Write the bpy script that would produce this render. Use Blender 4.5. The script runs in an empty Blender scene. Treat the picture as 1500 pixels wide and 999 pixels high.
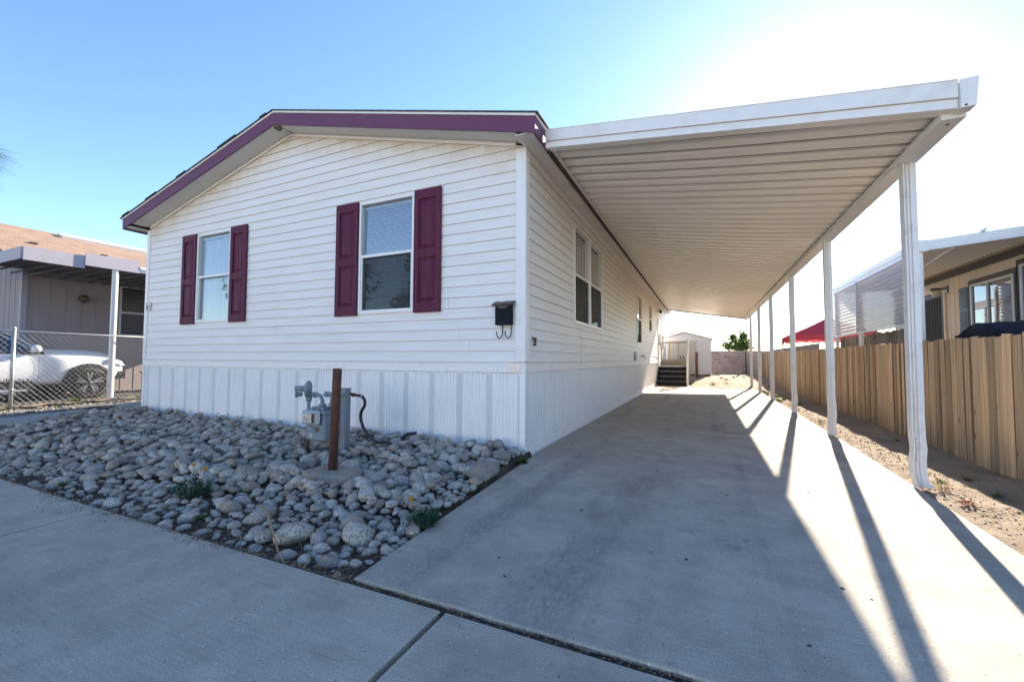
import bpy, bmesh, math, random
from mathutils import Vector, Matrix, noise
random.seed(7)
PI = math.pi
scene = bpy.context.scene
COL = scene.collection
R = math.radians

# ------------------------------------------------------------------ mesh builder
class MB:
    """collects faces of ONE mesh object"""
    def __init__(s): s.v=[]; s.f=[]; s.m=[]; s.sm=[]
    def add(s, vs, fs, mi=0, smooth=False):
        b=len(s.v); s.v += [tuple(p) for p in vs]
        for f in fs: s.f.append([b+i for i in f]); s.m.append(mi); s.sm.append(smooth)
    def quad(s,a,b,c,d,mi=0): s.add([a,b,c,d],[(0,1,2,3)],mi)
    def face(s,pts,mi=0): s.add(pts,[tuple(range(len(pts)))],mi)
    def box(s,x0,x1,y0,y1,z0,z1,mi=0,c=0.0):
        if x0>x1:x0,x1=x1,x0
        if y0>y1:y0,y1=y1,y0
        if z0>z1:z0,z1=z1,z0
        if c<=0:
            v=[(x0,y0,z0),(x1,y0,z0),(x1,y1,z0),(x0,y1,z0),(x0,y0,z1),(x1,y0,z1),(x1,y1,z1),(x0,y1,z1)]
            s.add(v,[(3,2,1,0),(4,5,6,7),(0,1,5,4),(1,2,6,5),(2,3,7,6),(3,0,4,7)],mi); return
        c=min(c,(x1-x0)*.45,(y1-y0)*.45,(z1-z0)*.45)
        bm=bmesh.new(); bmesh.ops.create_cube(bm,size=1)
        for v in bm.verts:
            v.co=Vector(((x0+x1)/2+v.co.x*(x1-x0),(y0+y1)/2+v.co.y*(y1-y0),(z0+z1)/2+v.co.z*(z1-z0)))
        bmesh.ops.bevel(bm,geom=bm.edges[:],offset=c,segments=1,affect='EDGES',profile=.5)
        s.frombm(bm,mi)
    def frombm(s,bm,mi=0,smooth=False,M=None):
        bm.verts.ensure_lookup_table()
        for i,v in enumerate(bm.verts): v.index=i
        vs=[(M@v.co if M else v.co) for v in bm.verts]
        s.add(vs,[[v.index for v in f.verts] for f in bm.faces],mi,smooth); bm.free()
    def obox(s,c,ax,ay,az,mi=0):
        """oriented box: centre, half vectors"""
        c=Vector(c);ax=Vector(ax);ay=Vector(ay);az=Vector(az)
        v=[c+i*ax+j*ay+k*az for k in(-1,1) for j in(-1,1) for i in(-1,1)]
        s.add(v,[(0,2,3,1),(4,5,7,6),(0,1,5,4),(1,3,7,5),(3,2,6,7),(2,0,4,6)],mi)
    def bar(s,a,b,w,h,mi=0,up=(0,0,1)):
        a=Vector(a);b=Vector(b);d=(b-a)/2; u=Vector(up)
        x=d.cross(u)
        if x.length<1e-6: x=d.cross(Vector((0,1,0)))
        x.normalize(); y=x.cross(d).normalized()
        s.obox((a+b)/2,x*w/2,d,y*h/2,mi)
    def prism(s,poly,vec,mi=0):
        """planar polygon (3d points) swept by vec, capped"""
        n=len(poly); vec=Vector(vec); p=[Vector(q) for q in poly]; q=[a+vec for a in p]
        nrm=Vector((0,0,0))
        for i in range(n): nrm+=p[i].cross(p[(i+1)%n])
        flip = nrm.dot(vec)>0
        fs=[tuple(range(n)),tuple(range(2*n-1,n-1,-1))]
        if flip: fs=[tuple(range(n-1,-1,-1)),tuple(range(n,2*n))]
        for i in range(n):
            j=(i+1)%n
            fs.append((i,j,n+j,n+i) if flip else (j,i,n+i,n+j))
        s.add(p+q,fs,mi)
    def tube(s,pts,r,n=8,mi=0,cap=True,smooth=True):
        pts=[Vector(p) for p in pts]; rs=r if isinstance(r,(list,tuple)) else [r]*len(pts)
        vs=[];fs=[]; prev=None
        for i,p in enumerate(pts):
            t=(pts[min(i+1,len(pts)-1)]-pts[max(i-1,0)]).normalized()
            if prev is None:
                x=t.orthogonal().normalized()
            else:
                x=prev-t*prev.dot(t)
                x = x.normalized() if x.length>1e-6 else t.orthogonal().normalized()
            prev=x; y=t.cross(x)
            for k in range(n):
                a=2*PI*k/n; vs.append(p+(x*math.cos(a)+y*math.sin(a))*rs[i])
        for i in range(len(pts)-1):
            for k in range(n):
                k2=(k+1)%n; fs.append((i*n+k,i*n+k2,(i+1)*n+k2,(i+1)*n+k))
        s.add(vs,fs,mi,smooth)
        if cap:
            b=len(s.v)-len(vs)
            s.f.append([b+k for k in range(n-1,-1,-1)]); s.m.append(mi); s.sm.append(False)
            s.f.append([b+(len(pts)-1)*n+k for k in range(n)]); s.m.append(mi); s.sm.append(False)
    def lathe(s,prof,c,axis,n=24,mi=0,smooth=True):
        """prof: (radius, offset along axis)"""
        c=Vector(c);t=Vector(axis).normalized();x=t.orthogonal().normalized();y=t.cross(x)
        vs=[];fs=[]
        for (r,h) in prof:
            for k in range(n):
                a=2*PI*k/n; vs.append(c+t*h+(x*math.cos(a)+y*math.sin(a))*max(r,1e-4))
        for i in range(len(prof)-1):
            for k in range(n):
                k2=(k+1)%n; fs.append((i*n+k,i*n+k2,(i+1)*n+k2,(i+1)*n+k))
        s.add(vs,fs,mi,smooth)
        b=len(s.v)-len(vs)
        s.f.append([b+k for k in range(n-1,-1,-1)]); s.m.append(mi); s.sm.append(False)
        s.f.append([b+(len(prof)-1)*n+k for k in range(n)]); s.m.append(mi); s.sm.append(False)
    def grid(s,x0,x1,y0,y1,nx,ny,fz,mi=0,smooth=True):
        vs=[(x0+(x1-x0)*i/nx,y0+(y1-y0)*j/ny,0) for j in range(ny+1) for i in range(nx+1)]
        vs=[(x,y,fz(x,y)) for x,y,_ in vs]
        fs=[(j*(nx+1)+i,j*(nx+1)+i+1,(j+1)*(nx+1)+i+1,(j+1)*(nx+1)+i) for j in range(ny) for i in range(nx)]
        s.add(vs,fs,mi,smooth)
    def mesh(s,name,mats,off=Vector((0,0,0))):
        me=bpy.data.meshes.new(name)
        me.from_pydata([tuple(Vector(v)-off) for v in s.v],[],s.f)
        for m in (mats if isinstance(mats,(list,tuple)) else [mats]): me.materials.append(m)
        me.polygons.foreach_set('material_index',s.m)
        me.polygons.foreach_set('use_smooth',s.sm)
        me.update(); return me

def wloc(o):
    v=Vector((0,0,0))
    while o is not None: v=v+o.location; o=o.parent
    return v
def obj(name, mb, mats, parent=None, local=False, bevel=0, solid=0):
    """ONE mesh object; coordinates are world ones unless local"""
    off=Vector((0,0,0)) if (local or parent is None) else wloc(parent)
    o=bpy.data.objects.new(name, mb.mesh(name,mats,off)); COL.objects.link(o)
    if parent is not None: o.parent=parent
    if bevel:
        b=o.modifiers.new('edge','BEVEL'); b.width=bevel; b.segments=2; b.limit_method='ANGLE'; b.angle_limit=R(40)
    return o
def tag(o,label=None,cat=None,group=None,kind=None):
    if label: o['label']=label
    if cat: o['category']=cat
    if group: o['group']=group
    if kind: o['kind']=kind
    return o
def thing(name,label,cat,loc=(0,0,0),rz=0,group=None):
    o=bpy.data.objects.new(name,None); COL.objects.link(o); o.location=loc; o.rotation_euler=(0,0,rz)
    o.empty_display_size=.2
    return tag(o,label,cat,group)
def struct(name,mb,mats,bevel=0):
    return tag(obj(name,mb,mats,None,bevel=bevel),kind='structure')
def children(o): return [c for c in bpy.data.objects if c.parent==o]
def copy_tree(o,parent=None):
    kids=list(o.children)
    c=o.copy(); COL.objects.link(c)
    if parent is not None: c.parent=parent
    for k in kids: copy_tree(k,c)
    return c

# ------------------------------------------------------------------ materials
def new_mat(name):
    m=bpy.data.materials.new(name); m.use_nodes=True
    nt=m.node_tree; b=nt.nodes['Principled BSDF']
    return m,nt,b
def N(nt,t,**k):
    n=nt.nodes.new(t)
    for a,v in k.items():
        if a in n.inputs.keys() if hasattr(n.inputs,'keys') else False: n.inputs[a].default_value=v
        else: setattr(n,a,v)
    return n
def coord(nt,kind='Object',scale=(1,1,1)):
    tc=nt.nodes.new('ShaderNodeTexCoord'); mp=nt.nodes.new('ShaderNodeMapping')
    mp.inputs['Scale'].default_value=scale
    nt.links.new(tc.outputs[kind],mp.inputs['Vector']); return mp.outputs['Vector']
def wpos(nt,scale=(1,1,1)):
    g=nt.nodes.new('ShaderNodeNewGeometry'); mp=nt.nodes.new('ShaderNodeMapping')
    mp.inputs['Scale'].default_value=scale
    nt.links.new(g.outputs['Position'],mp.inputs['Vector']); return mp.outputs['Vector']
def nz(nt,vec,scale,detail=4,rough=.55):
    n=nt.nodes.new('ShaderNodeTexNoise'); n.inputs['Scale'].default_value=scale
    n.inputs['Detail'].default_value=detail; n.inputs['Roughness'].default_value=rough
    nt.links.new(vec,n.inputs['Vector']); return n.outputs['Fac']
def ramp(nt,fac,stops):
    r=nt.nodes.new('ShaderNodeValToRGB'); e=r.color_ramp.elements
    while len(e)<len(stops): e.new(.5)
    for i,(p,c) in enumerate(stops):
        e[i].position=p; e[i].color=(c,c,c,1) if not isinstance(c,(tuple,list)) else (*c,1)
    nt.links.new(fac,r.inputs['Fac']); return r.outputs['Color']
def mixc(nt,fac,a,b,mode='MIX'):
    m=nt.nodes.new('ShaderNodeMix'); m.data_type='RGBA'; m.blend_type=mode
    for i,x in ((0,fac),(6,a),(7,b)):
        if isinstance(x,(int,float)): m.inputs[i].default_value=x
        elif isinstance(x,(tuple,list)): m.inputs[i].default_value=(*x,1)
        else: nt.links.new(x,m.inputs[i])
    return m.outputs[2]
def math_(nt,op,a,b=None):
    m=nt.nodes.new('ShaderNodeMath'); m.operation=op
    for i,x in ((0,a),(1,b)):
        if x is None: continue
        if isinstance(x,(int,float)): m.inputs[i].default_value=x
        else: nt.links.new(x,m.inputs[i])
    return m.outputs[0]
def bump(nt,b,h,strength=.3,dist=.01):
    n=nt.nodes.new('ShaderNodeBump'); n.inputs['Strength'].default_value=strength; n.inputs['Distance'].default_value=dist
    nt.links.new(h,n.inputs['Height']); nt.links.new(n.outputs['Normal'],b.inputs['Normal'])
def pmat(name,base,rough=.6,var=.12,scale=6,metal=0,spec=.5,bmp=0,bscale=60,dirt=None,dirtamt=.5,dscale=3,stretch=(1,1,1),coat=0):
    """painted / plain material with soft uneven wear"""
    m,nt,b=new_mat(name)
    v=coord(nt,'Object',stretch)
    f=nz(nt,v,scale,5)
    c=mixc(nt,f,tuple(x*(1-var) for x in base),tuple(min(1,x*(1+var)) for x in base))
    if dirt:
        d=ramp(nt,nz(nt,v,dscale,6,.65),[(.52,0.),(.75,dirtamt)])
        c=mixc(nt,d,c,dirt)
    nt.links.new(c,b.inputs['Base Color'])
    b.inputs['Roughness'].default_value=rough; b.inputs['Metallic'].default_value=metal
    b.inputs['Specular IOR Level'].default_value=spec
    b.inputs['Coat Weight'].default_value=coat
    if bmp: bump(nt,b,nz(nt,v,bscale,4),bmp,.004)
    return m
SUN_EL,SUN_E,SKY_S,EXPO,AIR,DUST,OZ,SAT,HUE=23.5,2.65,.054,2.82,1.0,.2,2.5,1.10,.507
# ------------------------------------------------------------------ the materials of this place
def siding_mat():
    m,nt,b=new_mat('white_vinyl')
    v=coord(nt,'Object')
    c=mixc(nt,nz(nt,v,1.3,5),(.84,.79,.735),(.90,.86,.81))
    # faint chalky streaks along the boards, sun-baked
    s=ramp(nt,nz(nt,coord(nt,'Object',(.5,.5,14)),3,4),[(.42,0.),(.75,.5)])
    c=mixc(nt,s,c,(.70,.64,.55))
    # rusty tan run-off under the eaves of the gable (height measured along the rake)
    sep=nt.nodes.new('ShaderNodeSeparateXYZ'); nt.links.new(coord(nt,'Object'),sep.inputs[0])
    ax=math_(nt,'ABSOLUTE',sep.outputs['X'])
    top=math_(nt,'ADD',sep.outputs['Z'],math_(nt,'MULTIPLY',ax,.2514))      # constant along the rake
    st=nt.nodes.new('ShaderNodeMapRange'); st.inputs['From Min'].default_value=4.15; st.inputs['From Max'].default_value=4.62
    nt.links.new(top,st.inputs['Value'])
    k=math_(nt,'MULTIPLY',st.outputs[0],ramp(nt,nz(nt,coord(nt,'Object',(2.5,2.5,.8)),1.6,5,.6),[(.35,0.15),(.7,.9)]))
    k=math_(nt,'MULTIPLY',k,math_(nt,'LESS_THAN',sep.outputs['Y'],.2))
    c=mixc(nt,k,c,(.62,.43,.26))
    nt.links.new(c,b.inputs['Base Color']); b.inputs['Roughness'].default_value=.55
    bump(nt,b,nz(nt,coord(nt,'Object',(4,4,40)),8,3),.12,.003)
    return m
M={}
M['siding']=siding_mat()
M['lap_dirt_shade']=pmat('lap_dirt_shade',(.50,.40,.275),.9,.4,5)  # tan for dirt on the laps and for painted thin shadow lines
M['white_trim']=pmat('white_trim',(.88,.84,.79),.45,.05,3,dirt=(.5,.42,.32),dirtamt=.35)
M['white_alu']=pmat('white_aluminium_paint',(.84,.80,.75),.38,.06,2,dirt=(.50,.43,.34),dirtamt=.42,dscale=2)
M['post_paint']=pmat('worn_white_post_paint',(.78,.755,.72),.42,.06,4,dirt=(.42,.36,.30),dirtamt=.45,dscale=7,bmp=.15,bscale=25)
M['pan_paint']=pmat('white_roof_pan_paint',(.90,.83,.745),.4,.05,1.2,dirt=(.45,.38,.30),dirtamt=.25,dscale=1.2)
M['soffit']=pmat('soffit_paint',(.70,.66,.61),.6,.06,3,dirt=(.45,.36,.27),dirtamt=.3)
M['plum']=pmat('plum_fascia_paint',(.14,.036,.085),.6,.1,4,dirt=(.16,.08,.12),dirtamt=.5,stretch=(1,1,6))
M['shutter']=pmat('plum_shutter_vinyl',(.105,.0155,.043),.6,.2,3,spec=.25,dirt=(.15,.06,.085),dirtamt=.45,dscale=2,bmp=.2,bscale=90,stretch=(8,8,.8))
M['skirt']=pmat('skirting_vinyl',(.88,.85,.81),.5,.05,2,dirt=(.55,.50,.42),dirtamt=.2,dscale=3)
def perf_mat():
    m,nt,b=new_mat('perforated_skirting')
    sep=nt.nodes.new('ShaderNodeSeparateXYZ'); nt.links.new(coord(nt,'Object'),sep.inputs[0])
    sx=math_(nt,'SINE',math_(nt,'MULTIPLY',math_(nt,'ADD',sep.outputs['X'],sep.outputs['Y']),2*PI/.021))
    sz=math_(nt,'SINE',math_(nt,'MULTIPLY',sep.outputs['Z'],2*PI/.021))
    k=math_(nt,'GREATER_THAN',math_(nt,'MULTIPLY',sx,sz),.35)
    c=mixc(nt,k,(.80,.78,.75),(.26,.26,.26))
    nt.links.new(c,b.inputs['Base Color']); b.inputs['Roughness'].default_value=.5
    return m
M['perf']=perf_mat()
def concrete(name,c1,c2,broom=(40,2,1),tyre=False):
    m,nt,b=new_mat(name)
    v=wpos(nt)
    big=nz(nt,v,.55,6,.6)
    c=mixc(nt,ramp(nt,big,[(.3,0.),(.72,1.)]),c1,c2)
    mid=ramp(nt,nz(nt,v,3.2,6,.7),[(.38,.84),(.62,1.06)])
    c=mixc(nt,1.,c,mid,'MULTIPLY')
    # trowel and dirt blotches
    st=ramp(nt,nz(nt,wpos(nt,(1,.45,1)),1.1,7,.68),[(.55,0.),(.7,.5)])
    c=mixc(nt,st,c,tuple(x*.55 for x in c1))
    pale=ramp(nt,nz(nt,wpos(nt,(.8,1.4,1)),.9,5,.6),[(.58,0.),(.72,.45)])
    c=mixc(nt,pale,c,tuple(min(1,x*1.25) for x in c2))
    if tyre:
        s=ramp(nt,nz(nt,wpos(nt,(2.6,.16,1)),1.0,5,.55),[(.53,0.),(.70,.42)])
        tread=ramp(nt,nz(nt,wpos(nt,(26,9,1)),2.,2,.5),[(.42,.4),(.58,1.)])
        c=mixc(nt,math_(nt,'MULTIPLY',s,tread),c,(.085,.09,.105))
        r=ramp(nt,nz(nt,wpos(nt,(1.2,1,1)),2.3,4,.5),[(.69,0.),(.76,.55)])
        c=mixc(nt,r,c,(.20,.13,.085))
    fine=ramp(nt,nz(nt,v,150,2,.7),[(.3,.72),(.7,1.24)])
    c=mixc(nt,1.,c,fine,'MULTIPLY')
    strk=ramp(nt,nz(nt,wpos(nt,(1.2,46,1)),2.,4,.6),[(.3,.90),(.7,1.07)])
    c=mixc(nt,1.,c,strk,'MULTIPLY')
    # hairline cracks, only here and there
    wob=nt.nodes.new('ShaderNodeTexNoise'); wob.inputs['Scale'].default_value=3.; wob.inputs['Detail'].default_value=6; nt.links.new(v,wob.inputs['Vector'])
    va=nt.nodes.new('ShaderNodeVectorMath'); va.operation='MULTIPLY_ADD'; nt.links.new(wob.outputs['Color'],va.inputs[0]); va.inputs[1].default_value=(.5,.5,.0); nt.links.new(v,va.inputs[2])
    ve=nt.nodes.new('ShaderNodeTexVoronoi'); ve.feature='DISTANCE_TO_EDGE'; ve.inputs['Scale'].default_value=.42; nt.links.new(va.outputs[0],ve.inputs['Vector'])
    crk=math_(nt,'MULTIPLY',ramp(nt,ve.outputs['Distance'],[(.0004,1.),(.0014,0.)]),ramp(nt,nz(nt,v,.7,3,.5),[(.52,0.),(.60,.38)]))
    c=mixc(nt,crk,c,(.07,.06,.05))
    # grit: pale and dark grains
    vg=nt.nodes.new('ShaderNodeTexVoronoi'); vg.inputs['Scale'].default_value=26; nt.links.new(v,vg.inputs['Vector'])
    gk=math_(nt,'MULTIPLY',ramp(nt,vg.outputs['Distance'],[(.10,.8),(.17,0.)]),ramp(nt,vg.outputs['Color'],[(.70,0.),(.74,1.)]))
    c=mixc(nt,gk,c,(.60,.57,.52))
    gd=math_(nt,'MULTIPLY',ramp(nt,vg.outputs['Distance'],[(.08,.8),(.14,0.)]),ramp(nt,vg.outputs['Color'],[(.24,1.),(.28,0.)]))
    c=mixc(nt,gd,c,(.09,.08,.07))
    # dark specks
    vo=nt.nodes.new('ShaderNodeTexVoronoi'); vo.inputs['Scale'].default_value=5.5; nt.links.new(v,vo.inputs['Vector'])
    sp=ramp(nt,vo.outputs['Distance'],[(.015,.7),(.04,0.)])
    c=mixc(nt,sp,c,(.05,.045,.04))
    # hairline cracks
    nt.links.new(c,b.inputs['Base Color']); b.inputs['Roughness'].default_value=.88
    b.inputs['Specular IOR Level'].default_value=.3
    h=math_(nt,'ADD',math_(nt,'MULTIPLY',nz(nt,v,180,3,.7),.7),math_(nt,'MULTIPLY',nz(nt,wpos(nt,broom),3.5,3),.7))
    bump(nt,b,h,.28,.003)
    return m
M['drive']=concrete('driveway_concrete',(.385,.34,.27),(.485,.435,.35),(2,45,1),True)
M['walk']=concrete('sidewalk_concrete',(.41,.36,.28),(.50,.445,.355),(2,45,1),False)
M['path']=concrete('walkway_concrete',(.30,.285,.26),(.38,.36,.33))
M['asphalt']=pmat('asphalt',(.11,.107,.10),.9,.3,30,bmp=.5,bscale=120)
def soil(name,c1,c2,s=3):
    m,nt,b=new_mat(name); v=wpos(nt)
    c=mixc(nt,ramp(nt,nz(nt,v,s,8,.7),[(.35,0.),(.65,1.)]),c1,c2)
    c=mixc(nt,1.,c,ramp(nt,nz(nt,v,60,5,.75),[(.3,.55),(.7,1.3)]),'MULTIPLY')
    nt.links.new(c,b.inputs['Base Color']); b.inputs['Roughness'].default_value=.95; b.inputs['Specular IOR Level'].default_value=.15
    bump(nt,b,math_(nt,'ADD',nz(nt,v,45,6,.7),nz(nt,v,9,4,.6)),.8,.03)
    return m
M['bed']=soil('dark_bed_soil',(.055,.042,.033),(.12,.092,.07),5)
M['dirt']=soil('dry_dirt',(.27,.205,.145),(.40,.32,.235),2.2)
M['yard']=soil('dry_yard',(.30,.23,.155),(.44,.36,.26),1.4)
M['ground']=soil('far_ground',(.30,.25,.19),(.40,.34,.26),.3)
M['gravelbed']=soil('gravel_soil',(.16,.155,.15),(.26,.25,.235),8)
def rock_mat(name,base,speck,amt,thr):
    m,nt,b=new_mat(name)
    oi=nt.nodes.new('ShaderNodeObjectInfo'); g=nt.nodes.new('ShaderNodeNewGeometry')
    rnd=math_(nt,'FRACT',math_(nt,'ADD',oi.outputs['Random'],g.outputs['Random Per Island']))
    v=wpos(nt)
    c=mixc(nt,rnd,tuple(x*.72 for x in base),tuple(x*1.22 for x in base))
    r2=math_(nt,'FRACT',math_(nt,'MULTIPLY',rnd,7.31))
    c=mixc(nt,math_(nt,'MULTIPLY',r2,.35),c,(.33,.27,.20))
    c=mixc(nt,1.,c,ramp(nt,nz(nt,v,14,4,.6),[(.3,.78),(.7,1.15)]),'MULTIPLY')
    s1=ramp(nt,nz(nt,v,85,3,.6),[(thr,0.),(thr+.05,1.)])
    s2=ramp(nt,nz(nt,v,60,3,.6),[(.35,.45),(.6,1.)])
    k=math_(nt,'MULTIPLY',math_(nt,'MULTIPLY',s1,s2),math_(nt,'ADD',amt*.5,math_(nt,'MULTIPLY',math_(nt,'FRACT',math_(nt,'MULTIPLY',rnd,3.77)),amt*.5)))
    c=mixc(nt,k,c,speck)
    w=ramp(nt,nz(nt,v,110,2,.5),[(.60,0.),(.66,.6)])
    c=mixc(nt,w,c,tuple(min(1,x*1.7) for x in base))
    nt.links.new(c,b.inputs['Base Color']); b.inputs['Roughness'].default_value=.85; b.inputs['Specular IOR Level'].default_value=.3
    bump(nt,b,math_(nt,'ADD',nz(nt,v,90,4,.65),math_(nt,'MULTIPLY',nz(nt,v,28,4,.6),1.6)),.55,.006)
    return m
M['rock_pale']=rock_mat('granite_pale',(.47,.435,.37),(.06,.056,.05),.95,.50)
M['rock_tan']=rock_mat('granite_tan',(.33,.275,.215),(.07,.06,.05),.7,.54)
M['rock_plain']=rock_mat('stone_plain',(.265,.245,.215),(.13,.12,.11),.4,.60)
def wood_mat(name,c1,c2,gx=9,knots=True,weather=.5):
    m,nt,b=new_mat(name)
    g=nt.nodes.new('ShaderNodeNewGeometry'); rnd=g.outputs['Random Per Island']
    off=nt.nodes.new('ShaderNodeVectorMath'); off.operation='MULTIPLY_ADD'
    cmb=nt.nodes.new('ShaderNodeCombineXYZ'); nt.links.new(rnd,cmb.inputs[2]); nt.links.new(rnd,cmb.inputs[0])
    nt.links.new(cmb.outputs[0],off.inputs[0]); off.inputs[1].default_value=(37,0,53)
    nt.links.new(coord(nt,'Object',(gx*4,gx*4,1.3)),off.inputs[2]); v=off.outputs[0]
    c=mixc(nt,ramp(nt,nz(nt,v,1.0,7,.65),[(.3,0.),(.7,1.)]),c1,c2)
    c=mixc(nt,1.,c,ramp(nt,rnd,[(0.,(.58,.56,.54)),(.5,(.92,.92,.92)),(1.,(1.22,1.18,1.10))]),'MULTIPLY')
    if knots:
        vo=nt.nodes.new('ShaderNodeTexVoronoi'); vo.inputs['Scale'].default_value=1.0
        o2=nt.nodes.new('ShaderNodeVectorMath'); o2.operation='MULTIPLY_ADD'
        nt.links.new(cmb.outputs[0],o2.inputs[0]); o2.inputs[1].default_value=(0,29,17)
        nt.links.new(coord(nt,'Object',(6,8,3.2)),o2.inputs[2]); nt.links.new(o2.outputs[0],vo.inputs['Vector'])
        c=mixc(nt,ramp(nt,vo.outputs['Distance'],[(.07,.85),(.14,0.)]),c,(.06,.035,.02))
    gs=ramp(nt,nz(nt,coord(nt,'Object',(9,9,.7)),1.7,5,.65),[(.50,0.),(.68,.5)])
    c=mixc(nt,gs,c,(.34,.285,.23))
    # grey rot rising from the soil
    sep=nt.nodes.new('ShaderNodeSeparateXYZ'); nt.links.new(wpos(nt),sep.inputs[0])
    lo=nt.nodes.new('ShaderNodeMapRange'); lo.inputs['From Min'].default_value=.5; lo.inputs['From Max'].default_value=.02
    nt.links.new(sep.outputs['Z'],lo.inputs['Value'])
    k=math_(nt,'MULTIPLY',lo.outputs[0],ramp(nt,nz(nt,v,.8,5,.7),[(.35,.1),(.7,weather*1.4)]))
    c=mixc(nt,k,c,(.13,.105,.085))
    nt.links.new(c,b.inputs['Base Color']); b.inputs['Roughness'].default_value=.85; b.inputs['Specular IOR Level'].default_value=.2
    bump(nt,b,nz(nt,v,2.,6,.7),.35,.006)
    return m
M['fence']=wood_mat('cedar_boards',(.47,.315,.18),(.75,.575,.39))
M['fence_edge']=pmat('shaded_board_edge',(.19,.12,.07),.9,.3,8)  # dark board sides paint the shade in the gaps
M['grey_wood']=wood_mat('grey_boards',(.22,.20,.18),(.36,.33,.29))
M['timber']=wood_mat('reddish_timber',(.16,.075,.04),(.27,.14,.08))
def rust_mat():
    m,nt,b=new_mat('rusted_pipe'); v=coord(nt,'Object')
    c=mixc(nt,ramp(nt,nz(nt,v,9,7,.7),[(.3,0.),(.7,1.)]),(.055,.028,.022),(.16,.06,.035))
    c=mixc(nt,ramp(nt,nz(nt,coord(nt,'Object',(30,30,3)),1.4,5,.7),[(.62,0.),(.68,.7)]),c,(.34,.25,.13))
    nt.links.new(c,b.inputs['Base Color']); b.inputs['Roughness'].default_value=.8
    bump(nt,b,nz(nt,v,70,4),.4,.003); return m
M['rust']=rust_mat()
M['meter_grey']=pmat('grey_meter_paint',(.20,.235,.26),.5,.15,8,dirt=(.22,.17,.12),dirtamt=.6,dscale=9)
M['meter_pale']=pmat('pale_meter_face',(.38,.40,.41),.5,.12,8,dirt=(.24,.19,.14),dirtamt=.6,dscale=10)
M['galv']=pmat('galvanised_steel',(.42,.43,.43),.42,.12,10,metal=.7)
M['label_cream']=pmat('cream_label',(.62,.58,.47),.5,.05)
M['ink']=pmat('dark_print',(.03,.03,.035),.6,.1)
M['label_blue']=pmat('blue_label',(.12,.17,.26),.5,.1)
M['rubber']=pmat('black_rubber',(.018,.02,.024),.55,.2,10)
M['black_metal']=pmat('black_enamel',(.008,.010,.016),.6,.2,10,spec=.15)
M['brown_metal']=pmat('brown_enamel',(.07,.04,.035),.4,.2,8)
M['foil']=pmat('foil_tape',(.5,.5,.5),.4,.5,40,metal=.8,bmp=.9,bscale=50)
M['blind']=pmat('white_blind',(.40,.40,.40),.6,.03)
M['vblind']=pmat('beige_blind',(.80,.76,.68),.7,.05)
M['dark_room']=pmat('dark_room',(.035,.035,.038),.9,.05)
M['curtain']=pmat('pale_curtain',(.5,.5,.5),.9,.1,5)
def glass_mat(name,tint,ior,rough=0.0):
    m=bpy.data.materials.new(name); m.use_nodes=True; nt=m.node_tree; nt.nodes.clear()
    o=nt.nodes.new('ShaderNodeOutputMaterial'); t=nt.nodes.new('ShaderNodeBsdfTransparent'); g=nt.nodes.new('ShaderNodeBsdfGlossy')
    t.inputs['Color'].default_value=(*tint,1); g.inputs['Roughness'].default_value=rough; g.inputs['Color'].default_value=(.95,.97,1,1)
    r0=((ior-1)/(ior+1))**2; lw=nt.nodes.new('ShaderNodeLayerWeight'); lw.inputs['Blend'].default_value=.5
    f=math_(nt,'ADD',r0,math_(nt,'MULTIPLY',math_(nt,'POWER',lw.outputs['Facing'],5.0),1-r0))
    x=nt.nodes.new('ShaderNodeMixShader'); nt.links.new(f,x.inputs[0]); nt.links.new(t.outputs[0],x.inputs[1]); nt.links.new(g.outputs[0],x.inputs[2])
    # slow waviness of float glass
    bp=nt.nodes.new('ShaderNodeBump'); bp.inputs['Strength'].default_value=.02; bp.inputs['Distance'].default_value=.05
    n=nt.nodes.new('ShaderNodeTexNoise'); n.inputs['Scale'].default_value=2.5
    tc=nt.nodes.new('ShaderNodeTexCoord'); nt.links.new(tc.outputs['Object'],n.inputs['Vector'])
    nt.links.new(n.outputs['Fac'],bp.inputs['Height']); nt.links.new(bp.outputs[0],g.inputs['Normal'])
    nt.links.new(x.outputs[0],o.inputs['Surface']); return m
M['glass']=glass_mat('window_glass',(.95,.97,.97),1.9)
M['glass_tint']=glass_mat('tinted_glass',(.25,.28,.3),1.7)
def screen_mat():
    m=bpy.data.materials.new('insect_screen'); m.use_nodes=True; nt=m.node_tree; nt.nodes.clear()
    o=nt.nodes.new('ShaderNodeOutputMaterial'); t=nt.nodes.new('ShaderNodeBsdfTransparent'); d=nt.nodes.new('ShaderNodeBsdfDiffuse')
    d.inputs['Color'].default_value=(.05,.052,.055,1); x=nt.nodes.new('ShaderNodeMixShader'); x.inputs[0].default_value=.62
    nt.links.new(t.outputs[0],x.inputs[1]); nt.links.new(d.outputs[0],x.inputs[2]); nt.links.new(x.outputs[0],o.inputs['Surface']); return m
M['screen']=screen_mat()
def translucent_mat(name,col,tr,tf,thr=.4):
    m=bpy.data.materials.new(name); m.use_nodes=True; nt=m.node_tree; nt.nodes.clear()
    o=nt.nodes.new('ShaderNodeOutputMaterial'); t=nt.nodes.new('ShaderNodeBsdfTransparent'); d=nt.nodes.new('ShaderNodeBsdfDiffuse'); l=nt.nodes.new('ShaderNodeBsdfTranslucent')
    d.inputs['Color'].default_value=(*col,1); l.inputs['Color'].default_value=(*col,1)
    a=nt.nodes.new('ShaderNodeMixShader'); a.inputs[0].default_value=tr; nt.links.new(d.outputs[0],a.inputs[1]); nt.links.new(l.outputs[0],a.inputs[2])
    b=nt.nodes.new('ShaderNodeMixShader'); b.inputs[0].default_value=tf; nt.links.new(a.outputs[0],b.inputs[1]); nt.links.new(t.outputs[0],b.inputs[2])
    nt.links.new(b.outputs[0],o.inputs['Surface']); return m
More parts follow.
